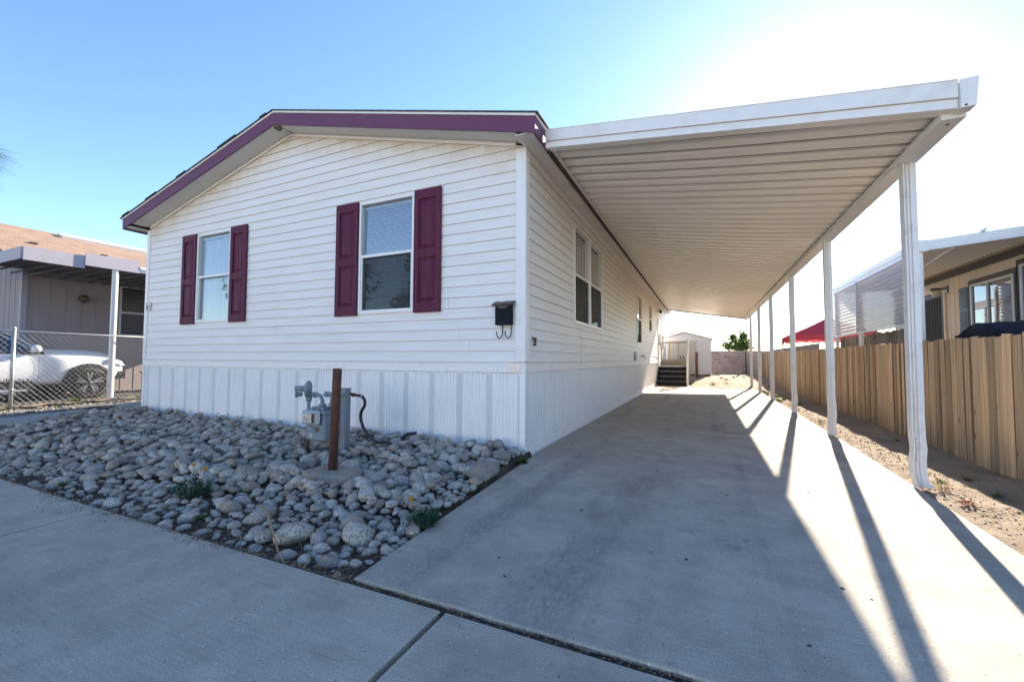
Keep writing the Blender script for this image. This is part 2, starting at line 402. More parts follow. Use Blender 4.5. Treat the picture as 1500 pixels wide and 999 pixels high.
M['corr_plastic']=translucent_mat('corrugated_translucent_sheet',(.80,.78,.80),.4,.05)
M['tent_red']=translucent_mat('red_canopy_cloth',(.42,.075,.10),.35,0)
M['tent_orange']=translucent_mat('orange_red_cloth',(.6,.09,.04),.6,0)  # more orange red, used on the scissor frame
def shingle(name,c1,c2):
    m,nt,b=new_mat(name)
    br=nt.nodes.new('ShaderNodeTexBrick'); br.inputs['Scale'].default_value=1; br.inputs['Brick Width'].default_value=.25; br.inputs['Row Height'].default_value=.14
    br.inputs['Mortar Size'].default_value=.006; br.inputs['Color1'].default_value=(*c1,1); br.inputs['Color2'].default_value=(*c2,1); br.inputs['Mortar'].default_value=(*[x*.6 for x in c1],1)
    mp=nt.nodes.new('ShaderNodeMapping'); mp.inputs['Rotation'].default_value=(0,0,PI/2)
    tc=nt.nodes.new('ShaderNodeTexCoord'); nt.links.new(tc.outputs['Object'],mp.inputs['Vector']); nt.links.new(mp.outputs[0],br.inputs['Vector'])
    c=mixc(nt,1.,br.outputs['Color'],ramp(nt,nz(nt,mp.outputs[0],40,4,.7),[(.3,.8),(.7,1.2)]),'MULTIPLY')
    nt.links.new(c,b.inputs['Base Color']); b.inputs['Roughness'].default_value=.95
    bump(nt,b,br.outputs['Fac'],-.5,.01); return m
M['shingle_dark']=shingle('charcoal_shingles',(.05,.048,.045),(.09,.085,.078))
M['shingle_tan']=shingle('tan_shingles',(.22,.14,.095),(.31,.205,.14))
M['taupe']=pmat('taupe_wall_paint',(.345,.285,.285),.7,.06,2)
M['lavender']=pmat('lavender_fascia_paint',(.40,.365,.40),.6,.08,4,dirt=(.36,.31,.30),dirtamt=.4)
M['cream_wall']=pmat('cream_wall_paint',(.72,.62,.47),.7,.06,3)
M['brown_trim']=pmat('dark_brown_trim',(.07,.06,.055),.6,.1)
M['blue_shutter']=pmat('slate_blue_shutter',(.13,.17,.22),.55,.1)
M['navy']=pmat('navy_cover',(.004,.006,.014),.9,.25,4,bmp=.5,bscale=6)
M['alu_frame']=pmat('aluminium_frame',(.55,.55,.55),.4,.08,5)
M['shed_white']=pmat('white_shed_steel',(.72,.70,.68),.45,.04,2)
M['shed_beige']=pmat('beige_shed_steel',(.58,.53,.46),.5,.05,2)
M['stair_black']=pmat('black_stair_carpet',(.012,.012,.013),.9,.3,30)
M['stair_edge']=pmat('grey_nosing',(.12,.11,.10),.7,.1)
def block_mat():
    m,nt,b=new_mat('slump_block')
    br=nt.nodes.new('ShaderNodeTexBrick'); br.inputs['Scale'].default_value=1; br.inputs['Brick Width'].default_value=.4; br.inputs['Row Height'].default_value=.2
    br.inputs['Mortar Size'].default_value=.012; br.inputs['Color1'].default_value=(.30,.19,.145,1); br.inputs['Color2'].default_value=(.40,.28,.22,1); br.inputs['Mortar'].default_value=(.42,.37,.32,1)
    mp=nt.nodes.new('ShaderNodeMapping'); mp.inputs['Rotation'].default_value=(PI/2,0,0)
    tc=nt.nodes.new('ShaderNodeTexCoord'); nt.links.new(tc.outputs['Object'],mp.inputs['Vector']); nt.links.new(mp.outputs[0],br.inputs['Vector'])
    c=mixc(nt,1.,br.outputs['Color'],ramp(nt,nz(nt,mp.outputs[0],5,5,.7),[(.3,.75),(.7,1.2)]),'MULTIPLY')
    nt.links.new(c,b.inputs['Base Color']); b.inputs['Roughness'].default_value=.9; bump(nt,b,br.outputs['Fac'],-.6,.015); return m
M['block']=block_mat()
def leaf_mat(name,c1,c2,tr=.35):
    m=bpy.data.materials.new(name); m.use_nodes=True; nt=m.node_tree; nt.nodes.clear()
    o=nt.nodes.new('ShaderNodeOutputMaterial'); g=nt.nodes.new('ShaderNodeNewGeometry')
    c=mixc(nt,g.outputs['Random Per Island'],c1,c2)
    d=nt.nodes.new('ShaderNodeBsdfDiffuse'); l=nt.nodes.new('ShaderNodeBsdfTranslucent')
    nt.links.new(c,d.inputs[0]); nt.links.new(c,l.inputs[0])
    x=nt.nodes.new('ShaderNodeMixShader'); x.inputs[0].default_value=tr
    nt.links.new(d.outputs[0],x.inputs[1]); nt.links.new(l.outputs[0],x.inputs[2]); nt.links.new(x.outputs[0],o.inputs['Surface']); return m
M['leaf']=leaf_mat('green_leaves',(.045,.085,.02),(.12,.18,.05),.4)
M['leaf_dark']=leaf_mat('dark_leaves',(.03,.06,.02),(.08,.12,.035),.3)
M['weed']=leaf_mat('weed_leaves',(.04,.085,.03),(.10,.17,.05),.3)
M['bluegreen']=leaf_mat('poppy_leaves',(.03,.07,.045),(.07,.14,.075),.3)
M['straw']=leaf_mat('dry_straw',(.30,.21,.11),(.50,.38,.22),.25)
M['redleaf']=leaf_mat('reddish_weed',(.20,.05,.035),(.35,.12,.06),.3)
M['palm_leaf']=leaf_mat('palm_fronds',(.09,.15,.06),(.18,.26,.11),.3)
M['petal']=leaf_mat('orange_petals',(.65,.28,.01),(.8,.42,.02),.3)
M['bark']=pmat('bark',(.16,.12,.09),.9,.35,12,bmp=.8,bscale=14,stretch=(3,3,.6))
M['car_white']=pmat('white_car_paint',(.76,.755,.74),.28,.02,3,coat=.6)
M['car_trim']=pmat('black_car_cladding',(.02,.021,.022),.55,.1)
M['wheel_silver']=pmat('silver_alloy',(.5,.5,.5),.35,.05,5,metal=.8)
M['tyre']=pmat('tyre_rubber',(.03,.028,.027),.8,.2,8,dirt=(.18,.15,.12),dirtamt=.6)
M['lens']=pmat('headlight_lens',(.35,.37,.4),.15,.1)
M['lamp_glass']=pmat('lantern_glass',(.55,.5,.42),.3,.1)
# ------------------------------------------------------------------ the white mobile home
XC=-3.966; XL=-7.932; YE=19.6; RAKE=.2514; YF=-.32
ZPK=4.77
def zf(x): return ZPK-RAKE*abs(x-XC)          # top of the fascia
ZS=.934; ZB=1.06; COURSE=.1325; EAVE=3.555
house=thing('mobile_home','white vinyl sided mobile home with plum shutters and low gable roof','house',(XC,0,0))

def rect_minus(r,holes):
    out=[r]
    for h in holes:
        nx=[]
        for (a0,a1,b0,b1) in out:
            if h[0]>=a1 or h[1]<=a0 or h[2]>=b1 or h[3]<=b0: nx.append((a0,a1,b0,b1)); continue
            if a0<h[0]: nx.append((a0,h[0],b0,b1))
            if h[1]<a1: nx.append((h[1],a1,b0,b1))
            m0=max(a0,h[0]); m1=min(a1,h[1])
            if b0<h[2]: nx.append((m0,m1,b0,h[2]))
            if h[3]<b1: nx.append((m0,m1,h[3],b1))
        out=nx
    return out
def siding(mb,P,u0,u1,z0,ztop,holes,lim=None,seams=0,seed=1):
    """lap boards; P(u,z,d) maps to the world, d = distance out of the wall; mi 0 board, 1 lip in dirt and shadow tan"""
    rnd=random.Random(seed); z=z0; k=0
    D0,D1=.012,.002
    while z<ztop-1e-4:
        zt=min(z+COURSE,ztop)
        dz=lambda q:(D0+(D1-D0)*(q-z)/COURSE)
        if lim and zt>EAVE-.02:
            a,b=lim(z),lim(zt)
            if a is None: break
            if b is None: b=((a[0]+a[1])/2,)*2
            bot=[P(a[0],z,dz(z)),P(a[1],z,dz(z))]
            mb.quad(bot[0],bot[1],P(b[1],zt,dz(zt)),P(b[0],zt,dz(zt)))
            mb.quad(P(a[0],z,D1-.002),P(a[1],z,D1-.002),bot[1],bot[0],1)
            mb.box(*sorted((bot[0][0],bot[1][0])),min(P(0,0,D0+.0008)[1],P(0,0,D0)[1]),P(0,0,D0-.002)[1],z-.001,z+.0022,1) if abs(P(1,0,0)[0]-P(0,0,0)[0])>.5 else None
        else:
            for (a0,a1,b0,b1) in rect_minus((u0,u1,z,zt),holes):
                mb.quad(P(a0,b0,dz(b0)),P(a1,b0,dz(b0)),P(a1,b1,dz(b1)),P(a0,b1,dz(b1)))
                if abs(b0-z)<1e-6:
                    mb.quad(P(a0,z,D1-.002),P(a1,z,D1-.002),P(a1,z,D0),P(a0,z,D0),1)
                    # lip strip: dirt and the lap's shadow painted in one tan
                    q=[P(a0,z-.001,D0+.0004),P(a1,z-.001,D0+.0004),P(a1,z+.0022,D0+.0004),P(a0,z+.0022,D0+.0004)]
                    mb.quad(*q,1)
        if seams and rnd.random()<seams:
            us=rnd.uniform(u0+.3,u1-.3)
            if not any(h[0]-.1<us<h[1]+.1 for h in holes) and zt<EAVE:
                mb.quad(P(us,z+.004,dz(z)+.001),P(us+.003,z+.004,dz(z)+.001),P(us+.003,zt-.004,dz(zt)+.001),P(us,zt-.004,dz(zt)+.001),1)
        z=zt; k+=1

# window data: centre, width, z0, z1, rail
WF=[(-2.035,.945,1.705,3.27,2.51),(-5.832,.945,1.705,3.27,2.51)]          # front
WS=[(1.985,2.975,1.665,3.26,2.46,'v'),(2.995,3.985,1.665,3.26,2.46,'v'),(8.83,9.83,1.573,3.13,2.36,'h'),(11.97,12.8,2.13,3.22,2.63,'h')]
DOOR=(15.3,16.25,.80,2.84)
REARW=(17.35,18.0,1.55,2.3)

# front wall
mb=MB()
Pf=lambda u,z,d:(u,-d,z)
def lim(z):
    h=(ZPK-.165-z)/RAKE
    if h<=0: return None
    return (max(XL,XC-h),min(0,XC+h))
hf=[(c-w/2,c+w/2,z0,z1) for c,w,z0,z1,_ in WF]
siding(mb,Pf,XL,0,ZB,4.62,hf,lim,.9,5)
front=obj('front_wall',mb,[M['siding'],M['lap_dirt_shade']],house)
mb=MB(); Ps=lambda u,z,d:(d,u,z)
hs=[(a,b,c,d) for a,b,c,d,_,_ in WS]+[(DOOR[0]-.06,DOOR[1]+.06,DOOR[2],DOOR[3]+.06)]+[REARW]
siding(mb,Ps,0,YE,ZB,EAVE,hs,None,.7,9)
obj('side_wall',mb,[M['siding'],M['lap_dirt_shade']],house)
# hidden walls
mb=MB(); mb.box(XL-.01,XL+.08,.02,YE,.05,EAVE); obj('far_side_wall',mb,M['siding'],house)
mb=MB(); mb.prism([(XL+.08,YE-.06,.05),(-.002,YE-.06,.05),(-.002,YE-.06,3.6),(XC,YE-.06,4.6),(XL+.08,YE-.06,3.6)],(0,.06,0)); obj('rear_wall',mb,M['siding'],house)
# trim
mb=MB()
mb.box(-.105,.022,-.026,-.003,ZB+.005,EAVE-.003); mb.box(.003,.026,-.003,.085,ZB+.005,EAVE-.003)
obj('corner_trim',mb,M['white_trim'],house,bevel=.004)
mb=MB(); mb.box(XL-.02,XL+.075,-.026,-.003,ZB+.005,EAVE-.003); obj('corner_trim',mb,M['white_trim'],house,bevel=.004)
# band board above skirting
mb=MB(); mb.box(XL-.012,.0,-.024,-.001,ZS+.003,ZB-.004); mb.box(.0005,.024,-.024,YE,ZS+.003,ZB-.004)
mb.box(XL-.012,.024,-.032,-.0245,ZB-.018,ZB-.004); mb.box(.0245,.032,-.032,YE,ZB-.018,ZB-.004)
obj('band_board',mb,M['white_trim'],house,bevel=.003)
# frieze strips under the soffits
mb=MB(); mb.box(.004,.024,.09,YE,EAVE-.06,EAVE-.003)
for s in (-1,1):
    a=(XC+s*.0,-.02,ZPK-.165-.0); 
    x1=(0-.11) if s>0 else XL+.08
    mb.prism([(XC,-.018,ZPK-.168),(x1,-.018,zf(x1)-.168),(x1,-.018,zf(x1)-.21),(XC,-.018,ZPK-.21)],(0,-.012,0))
obj('frieze_strip',mb,M['white_trim'],house)
# skirting: vertical ribbed panels; profile repeats along u
def skirt(mb,P,u0,u1,z0,z1,period,prof,perf):
    u=u0
    while u<u1:
        pts=[(u+a*period,d) for a,d in prof]
        for (a,da),(b,db) in zip(pts,pts[1:]):
            if a>=u1: break
            mb.quad(P(a,z0,da),P(min(b,u1),z0,db),P(min(b,u1),z1,db),P(a,z1,da),0)
        for (pa,pb) in perf:
            a,b=u+pa*period,u+pb*period
            if b<u1: mb.quad(P(a,z0+.02,.0125),P(b,z0+.02,.0125),P(b,z1-.02,.0125),P(a,z1-.02,.0125),1)
        u+=period
profF=[]
for k in range(9):
    a=k/9
    if 3<=k<=4: profF+=[(a,.002),(a+.02,.0115),(a+.105,.0115)] if k==3 else [(a,.0115),(a+.09,.0115)]
    else: profF+=[(a,.002),(a+.062,.002),(a+.070,.013),(a+.098,.013)]
profF+=[(1,.002)]
mb=MB(); skirt(mb,Pf,XL,0,.09,ZS,.406,profF,[(.355,.53)])
obj('front_skirting',mb,[M['skirt'],M['perf']],house)
profS=[(0,-.012),(.04,.010),(.10,.010),(.13,.003),(.48,.003),(.50,-.012),(.54,.010),(.6,.010),(.63,.003),(.97,.003),(1,-.012)]
mb=MB(); skirt(mb,Ps,0,YE,.09,ZS,.20,profS,[])
obj('side_skirting',mb,[M['skirt'],M['perf']],house)
mb=MB(); mb.box(-.05,.018,-.018,-.013,.09,ZS); mb.box(.013,.018,-.013,.045,.09,ZS)
obj('skirting_corner',mb,M['skirt'],house)
mb=MB(); mb.box(XL-.015,XL+.05,-.018,-.013,.09,ZS); obj('skirting_corner',mb,M['skirt'],house)
mb=MB()
mb.prism([(XL-.03,-.045,-.05),(.03,-.045,-.05),(.03,-.016,.105),(XL-.03,-.016,.105)],(0,.012,0))
mb.prism([(.045,-.02,-.05),(.045,YE,-.05),(.018,YE,.105),(.018,-.02,.105)],(-.012,0,0))
obj('skirting_rail',mb,M['skirt'],house)
mb=MB(); rnd=random.Random(3)
for i in range(9):
    mb=MB()
    x=XL+.3+rnd.random()*3.2; z=.12+rnd.random()*.04
    mb.box(x,x+rnd.uniform(.01,.05),-.0135,-.0125,z,z+rnd.uniform(.008,.02))
    obj('skirting_hole',mb,M['ink'],house)

# roof
mb=MB()
for s in (-1,1):
    xe=XC+s*4.216
    def S(x,dz): return (x,YF-.03,zf(x)+dz)
    xo=XC+s*4.26
    mb.prism([S(XC,.03),(xo,YF-.03,zf(xo)+.03),(xo,YF-.03,zf(xo)+.043),S(XC,.043)],(0,YE+.36+.03,0))
# curling shingle tabs along the rake
rnd=random.Random(11)
x=XL-.2
while x<.2:
    w=rnd.uniform(.15,.35); x2=min(x+w,.24)
    if (x-XC)*(x2-XC)>0 and x2<XC and rnd.random()<.6:
        lift=rnd.uniform(.0005,.004)
        mb.prism([(x,YF-.045,zf(x)+.044),(x2,YF-.045,zf(x2)+.044),(x2,YF-.045,zf(x2)+.0455+lift*.4),(x,YF-.045,zf(x)+.0455+lift)],(0,.3,0))
    x+=w+rnd.choice((0,.3,.6))
roof=obj('roof',mb,M['shingle_dark'],house)
mb=MB()
for s in (-1,1):
    xo=XC+s*4.225
    mb.prism([(XC,YF-.012,ZPK+.002),(xo,YF-.012,zf(xo)+.002),(xo,YF-.012,zf(xo)+.029),(XC,YF-.012,ZPK+.029)],(0,.03,0))
    mb.box(xo-.012*s,xo+.006*s,YF+.02,YE+.3,zf(xo)-.004,zf(xo)+.027)
obj('drip_edge',mb,M['white_trim'],roof)
mb=MB()
for s in (-1,1):
    xo=XC+s*4.216
    mb.prism([(XC,YF,ZPK-.178),(xo,YF,zf(xo)-.178),(xo,YF,zf(xo)),(XC,YF,ZPK)],(0,.022,0))
obj('rake_fascia',mb,M['plum'],house)
mb=MB(); xo=XC+4.216
mb.box(xo-.022,xo,YF+.023,YE+.3,zf(xo)-.185,zf(xo)-.003); xo=XC-4.216
mb.box(xo,xo+.022,YF+.023,YE+.3,zf(xo)-.185,zf(xo)-.003)
obj('eave_fascia',mb,M['plum'],house)
mb=MB()
for s in (-1,1):
    xo=0.0 if s>0 else XL
    mb.prism([(XC,YF+.023,ZPK-.163),(xo,YF+.023,zf(xo)-.163),(xo,YF+.023,zf(xo)-.150),(XC,YF+.023,ZPK-.150)],(0,.31,0))
    xe=XC+s*4.193
    mb.box(xo,xe,YF+.023,YE+.28,EAVE+.001,EAVE+.012)
    # ridge batten and end battens under the soffit
    mb.bar((XC+.02*s,YF+.03,ZPK-.178),(XC+.02*s,-.03,ZPK-.178),.03,.02) if s>0 else None
obj('soffit',mb,M['soffit'],house)
# soffit vents
for i,y in enumerate((1.1,3.3,5.5,8.0,10.5)):
    mb=MB(); mb.box(.06,.19,y,y+.28,EAVE-.006,EAVE+.0005)
    for k in range(7): mb.box(.075+k*.015,.080+k*.015,y+.02,y+.26,EAVE-.0085,EAVE-.0062)
    obj('soffit_vent',mb,M['soffit'],house)

# windows: thing > window (frame) > panes, blind, screen, reveal
def window(P,u0,u1,z0,z1,zr,blind,screen=True,bdepth=.055):
    mb=MB(); f=.034
    def B(a0,a1,b0,b1,d0,d1,m=mb,mi=0):
        p=P(a0,b0,d0);q=P(a1,b1,d1); m.box(p[0],q[0],p[1],q[1],p[2],q[2],mi)
    for (a0,a1,b0,b1) in ((u0,u0+f,z0,z1),(u1-f,u1,z0,z1),(u0+f,u1-f,z0,z0+f),(u0+f,u1-f,z1-f,z1)): B(a0,a1,b0,b1,-.06,.03)
    B(u0+f,u1-f,zr-.021,zr+.021,-.035,.024)
    # sash of the lower light, and thin nail flange
    g=u0+f; h=u1-f
    for (a0,a1,b0,b1) in ((g,g+.022,z0+f,zr-.021),(h-.022,h,z0+f,zr-.021),(g+.022,h-.022,z0+f,z0+f+.022)): B(a0,a1,b0,b1,-.03,.014)
    w=obj('window',mb,M['white_trim'],house,bevel=.003)
    m=MB(); B(g,h,zr+.021,z1-f,-.022,-.016,m); obj('upper_pane',m,M['glass'],w)
    m=MB(); B(g+.022,h-.022,z0+f+.022,zr-.021,-.026,-.020,m); obj('lower_pane',m,M['glass'],w)
    if screen:
        m=MB(); m.quad(P(g+.022,z0+f+.022,.006),P(h-.022,z0+f+.022,.006),P(h-.022,zr-.021,.006),P(g+.022,zr-.021,.006)); obj('insect_screen',m,M['screen'],w)
    m=MB()
    if blind=='h':
        z=z0+f+.02
        while z<z1-f-.05:
            a=P(g+.03,z,-bdepth);b=P(h-.03,z,-bdepth);c=P(h-.03,z+.029,-bdepth-.016);d=P(g+.03,z+.029,-bdepth-.016)
            m.quad(a,b,c,d); z+=.031
        B(g+.01,h-.01,z1-f-.045,z1-f-.002,-bdepth-.03,-bdepth+.005,m)
        for q in (.22,.62): B(g+(h-g)*q,g+(h-g)*q+.004,z0+f,z1-f,-bdepth+.002,-bdepth+.004,m)
        bm_=M['blind']
    elif blind=='c':
        n=36
        for i in range(n):
            a=g+(h-g)*i/n; b=g+(h-g)*(i+1)/n; da=-.09-.018*math.sin(i*1.3); db=-.09-.018*math.sin((i+1)*1.3)
            m.quad(P(a,z0+f,da),P(b,z0+f,db),P(b,z1-f,db),P(a,z1-f,da))
        B(g,h,z1-f-.05,z1-f-.003,-.075,-.05,m)
        bm_=M['curtain']
    else:
        n=9
        for i in range(n):
            a=g+(h-g)*i/n
            m.quad(P(a,z0+f,-.034),P(a+(h-g)/n*.94,z0+f,-.05),P(a+(h-g)/n*.94,z1-f-.02,-.05),P(a,z1-f-.02,-.034))
        bm_=M['vblind']
    obj('blind',m,bm_,w)
    # room behind
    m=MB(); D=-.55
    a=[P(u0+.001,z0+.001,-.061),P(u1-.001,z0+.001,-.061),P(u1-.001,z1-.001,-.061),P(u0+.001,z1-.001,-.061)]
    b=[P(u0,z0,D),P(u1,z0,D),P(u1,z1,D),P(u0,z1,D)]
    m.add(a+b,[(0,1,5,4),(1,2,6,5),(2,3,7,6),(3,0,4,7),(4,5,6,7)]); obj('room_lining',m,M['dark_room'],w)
    return w
for i,(c,w,z0,z1,zr) in enumerate(WF): window(Pf,c-w/2,c+w/2,z0,z1,zr,'h' if i==0 else 'c',i==0)
for (a,b,z0,z1,zr,bl) in WS: window(Ps,a,b,z0,z1,zr,bl)
window(Ps,*REARW[:2],REARW[2],REARW[3],1.95,'h')

# shutters, raised twin panels
def shutter(x0,x1,z0,z1):
    mb=MB(); d0,d1=-.018,-.046; s=.075
    zr=z0+(z1-z0)*.475
    mb.box(x0,x0+s,d0,d1,z0,z1); mb.box(x1-s,x1,d0,d1,z0,z1)
    for a,b in ((z0,z0+.125),(zr-.055,zr+.055),(z1-.125,z1)): mb.box(x0+s,x1-s,d0,d1+.001,a,b)
    for a,b in ((z0+.125,zr-.055),(zr+.055,z1-.125)):
        X0,X1=x0+s,x1-s
        o=[(X0,-.026,a),(X1,-.026,a),(X1,-.026,b),(X0,-.026,b)]
        i1=[(X0+.02,-.024,a+.02),(X1-.02,-.024,a+.02),(X1-.02,-.024,b-.02),(X0+.02,-.024,b-.02)]
        i2=[(X0+.055,-.042,a+.055),(X1-.055,-.042,a+.055),(X1-.055,-.042,b-.055),(X0+.055,-.042,b-.055)]
        mb.add(o+i1+i2,[(0,1,5,4),(1,2,6,5),(2,3,7,6),(3,0,4,7),(4,5,9,8),(5,6,10,9),(6,7,11,10),(7,4,8,11),(8,9,10,11)])
    return obj('shutter',mb,M['shutter'],house,bevel=.004)
for c,w,z0,z1,zr in WF:
    for s in (-1,1):
        a=c+s*(w/2+.012); b=c+s*(w/2+.012+.415)
        shutter(min(a,b),max(a,b),1.69,3.29)

# door
mb=MB(); y0,y1,z0,z1=DOOR
mb.box(-.03,.02,y0,y1,z0,z1)
for a,b in ((z0+.15,z0+.75),):
    mb.box(.0205,.03,y0+.12,y1-.12,a,b)
door=obj('door',mb,M['white_trim'],house,bevel=.004)
m=MB(); m.box(.0205,.024,y0+.2,y1-.2,z0+.95,z1-.2); obj('door_pane',m,M['glass_tint'],door)
m=MB(); m.lathe([(.0,0),(.028,.002),(.012,.012),(.012,.04),(.03,.045),(.03,.075),(.0,.08)],(.02,y0+.07,z0+.98),(1,0,0),14); obj('handle',m,M['brown_metal'],door)
m=MB()
m.box(.0,.045,y0-.06,y0,z0,z1+.06); m.box(.0,.045,y1,y1+.06,z0,z1+.06); m.box(.0,.045,y0,y1,z1,z1+.06)
obj('door_casing',m,M['white_trim'],house,bevel=.003)
# round dryer vent, faucets, cable, corner bracket
m=MB(); m.lathe([(.13,.0),(.13,.03),(.105,.05),(.10,.03),(.0,.03)],(.012,8.3,1.19),(1,0,0),22); obj('round_vent',m,M['alu_frame'],house)
for y in (9.75,13.4):
    m=MB(); m.tube([(.0,y,1.2),(.09,y,1.2),(.12,y,1.17),(.12,y,1.10)],.014,8); m.lathe([(.0,0),(.035,.0),(.035,.012),(.0,.012)],(.07,y,1.24),(0,0,1),10); m.box(.012,.02,y-.03,y+.03,1.17,1.23)
    obj('faucet',m,M['brown_metal'],house)
m=MB(); pts=[]
for i in range(25):
    t=i/24; pts.append((.035,4.6+t*7.5,1.0-.22*math.sin(PI*t)*(1-.3*t)))
m.tube([(.035,2.3+.05*math.sin(k),1.62-.028*k) for k in range(0,22)],.0035,5); m.tube(pts,.0045,5)
obj('cable',m,M['white_trim'],house)
m=MB(); m.box(.012,.02,.20,.30,1.335,1.36); m.box(.02,.05,.24,.262,1.29,1.352); m.lathe([(.0,0),(.018,.0),(.018,.03),(.0,.03)],(.03,.251,1.285),(0,0,-1),8)
obj('hose_bracket',m,M['brown_metal'],house)
m=MB(); m.box(.012,.02,15.05,15.17,3.13,3.30); m.bar((.02,15.11,3.25),(.16,15.11,3.27),.03,.03); m.lathe([(.02,0),(.06,.03),(.055,.13),(.0,.15)],(.15,15.11,3.27),(0,0,-1),10)
obj('porch_light',m,M['black_metal'],house)
m=MB(); m.box(-.19,-.035,-.0275,-.0245,.94,1.035,0); obj('foil_patch',m,M['foil'],house)
m=MB()
for i in range(26):
    a=random.uniform(0,2*PI); r=random.uniform(0,.045)
    bm=bmesh.new(); bmesh.ops.create_icosphere(bm,subdivisions=1,radius=random.uniform(.012,.024))
    m.frombm(bm,0,True,Matrix.Translation((XC+.02+r*math.cos(a)*1.4,-.24+r*math.sin(a),ZPK-.195-random.uniform(0,.02))))
tag(obj('wasp_nest',m,M['bark'],None),'small dark wasp nest under the gable peak','nest')
# house number plate on the left corner
m=MB(); m.box(XL+.045,XL+.20,-.028,-.026,1.99,2.145); 
num=obj('number_plate',m,M['white_trim'],house)
m=MB(); m.box(XL+.045,XL+.053,-.030,-.0285,1.99,2.145); m.box(XL+.055,XL+.20,-.030,-.0285,2.125,2.14); obj('plate_border',m,M['brown_metal'],num)
def text_mesh(name,cu,mat,loc,rot,parent,scale=(1,1,1)):
    t=bpy.data.objects.new('tmp',cu); me=bpy.data.meshes.new_from_object(t); bpy.data.objects.remove(t)
    me.name=name; o=bpy.data.objects.new(name,me); COL.objects.link(o); o.parent=parent; o.location=loc; o.rotation_euler=rot; o.scale=scale
    return o
def text(name,s,size,loc,rot,mat,parent,ext=.002):
    cu=bpy.data.curves.new(name,'FONT'); cu.body=s; cu.size=size; cu.extrude=ext; cu.materials.append(mat)
    return text_mesh(name,cu,mat,tuple(Vector(loc)-wloc(parent)),rot,parent)
text('number','81',.14,(XL+.06,-.030,2.005),(PI/2,0,0),M['ink'],num)

# mailbox
mbx=thing('mailbox','black wall mailbox with two newspaper hooks by the house corner','mailbox',(-.235,-.02,1.5))
m=MB(); m.box(-.335,-.135,-.095,-.017,1.49,1.735,c=.006); m.box(-.24,-.23,-.097,-.0955,1.60,1.62)
obj('body',m,M['black_metal'],mbx)
m=MB(); m.prism([(-.365,-.016,1.775),(-.365,-.12,1.728),(-.365,-.128,1.71),(-.365,-.12,1.715),(-.365,-.016,1.758)],(.26,0,0))
n=12; pl=[]
for i in range(n+1):
    t=i/n; pl.append((-.335+.2*t,-.1,1.722-.045*math.sin(PI*t)))
m.prism(pl[::-1]+[],(0,-.004,0)) 
lid=obj('lid',m,M['brown_metal'],mbx)
m=MB(); m.obox((-.25,-.075,1.757),(.03,0,0),(0,.02,.009),(0,-.0012,.003)); obj('emblem',m,M['foil'],lid)
for x in (-.285,-.175):
    m=MB(); pts=[(x+.02,-.03,1.49),(x+.02,-.032,1.40)]
    for k in range(9):
        a=-PI*k/8; pts.append((x-.005+.025*math.cos(a),-.034-.05*k/8,1.385+.045*math.sin(a)))
    pts.append((x-.03,-.087,1.415)); m.tube(pts,.006,8); obj('hook',m,M['black_metal'],mbx)

# entry stairs
st=thing('entry_stairs','black carpeted entry steps with white railing at the side door','stairs',(.6,15,0))
for k in range(4):
    m=MB(); z=.2*(k+1)-.005; y=14.3+.27*k
    m.box(.04,1.16,y,y+.27 if k<3 else 16.6,z-.19,z-.02); m.box(.04,1.16,y-.025,y+.28 if k<3 else 16.6,z-.019,z)
    tr=obj('tread',m,M['stair_black'],st)
    m=MB(); m.box(.045,1.155,y-.029,y-.0255,z-.024,z+.002); obj('nosing',m,M['stair_edge'],tr)
m=MB(); m.prism([(1.165,14.25,0),(1.165,16.6,0),(1.165,16.6,.76),(1.165,15.1,.76),(1.165,14.25,.12)],(.04,0,0)); m.box(.0,.038,14.3,15.1,0,.16); obj('stringer',m,M['brown_metal'],st)
m=MB()
m.bar((1.23,14.3,0),(1.23,14.3,1.0),.06,.06); m.bar((1.23,15.15,0),(1.23,15.15,1.95),.06,.06); m.bar((1.23,14.25,1.0),(1.23,15.2,1.9),.05,.16); m.bar((1.23,14.28,.5),(1.23,15.15,1.35),.03,.08)
obj('stair_rail',m,M['white_trim'],st)
m=MB()
m.box(.02,1.2,16.55,16.60,1.86,1.92); m.box(.02,1.2,16.56,16.59,1.08,1.12); m.box(.02,1.2,16.56,16.58,.82,1.06)
for x in (.04,.40,.78,1.17): m.box(x-.02,x+.02,16.555,16.595,.8,1.86)
m.box(1.2,1.24,15.2,16.6,1.86,1.92); m.box(1.205,1.235,15.2,16.6,1.08,1.12)
for y in (15.65,16.1,16.57): m.box(1.2,1.24,y,y+.035,.0,1.86)
obj('landing_rail',m,pmat('shaded_cream_rail',(.36,.32,.25),.6,.1,4),st)  # pale rail toned down: its shaded grey-beige is put into the colour
# ------------------------------------------------------------------ the aluminium carport
XA,XB=.26,3.63; YC0,YC1=0.0,17.4
SL=.1775
def zc(x): return 3.545-SL*(x-XA)
def ysh(x): return -.42*(x-XA)/(XB-XA)
carport=thing('carport','white aluminium carport roof attached to the house over the driveway','carport',(3.57,.45,0))
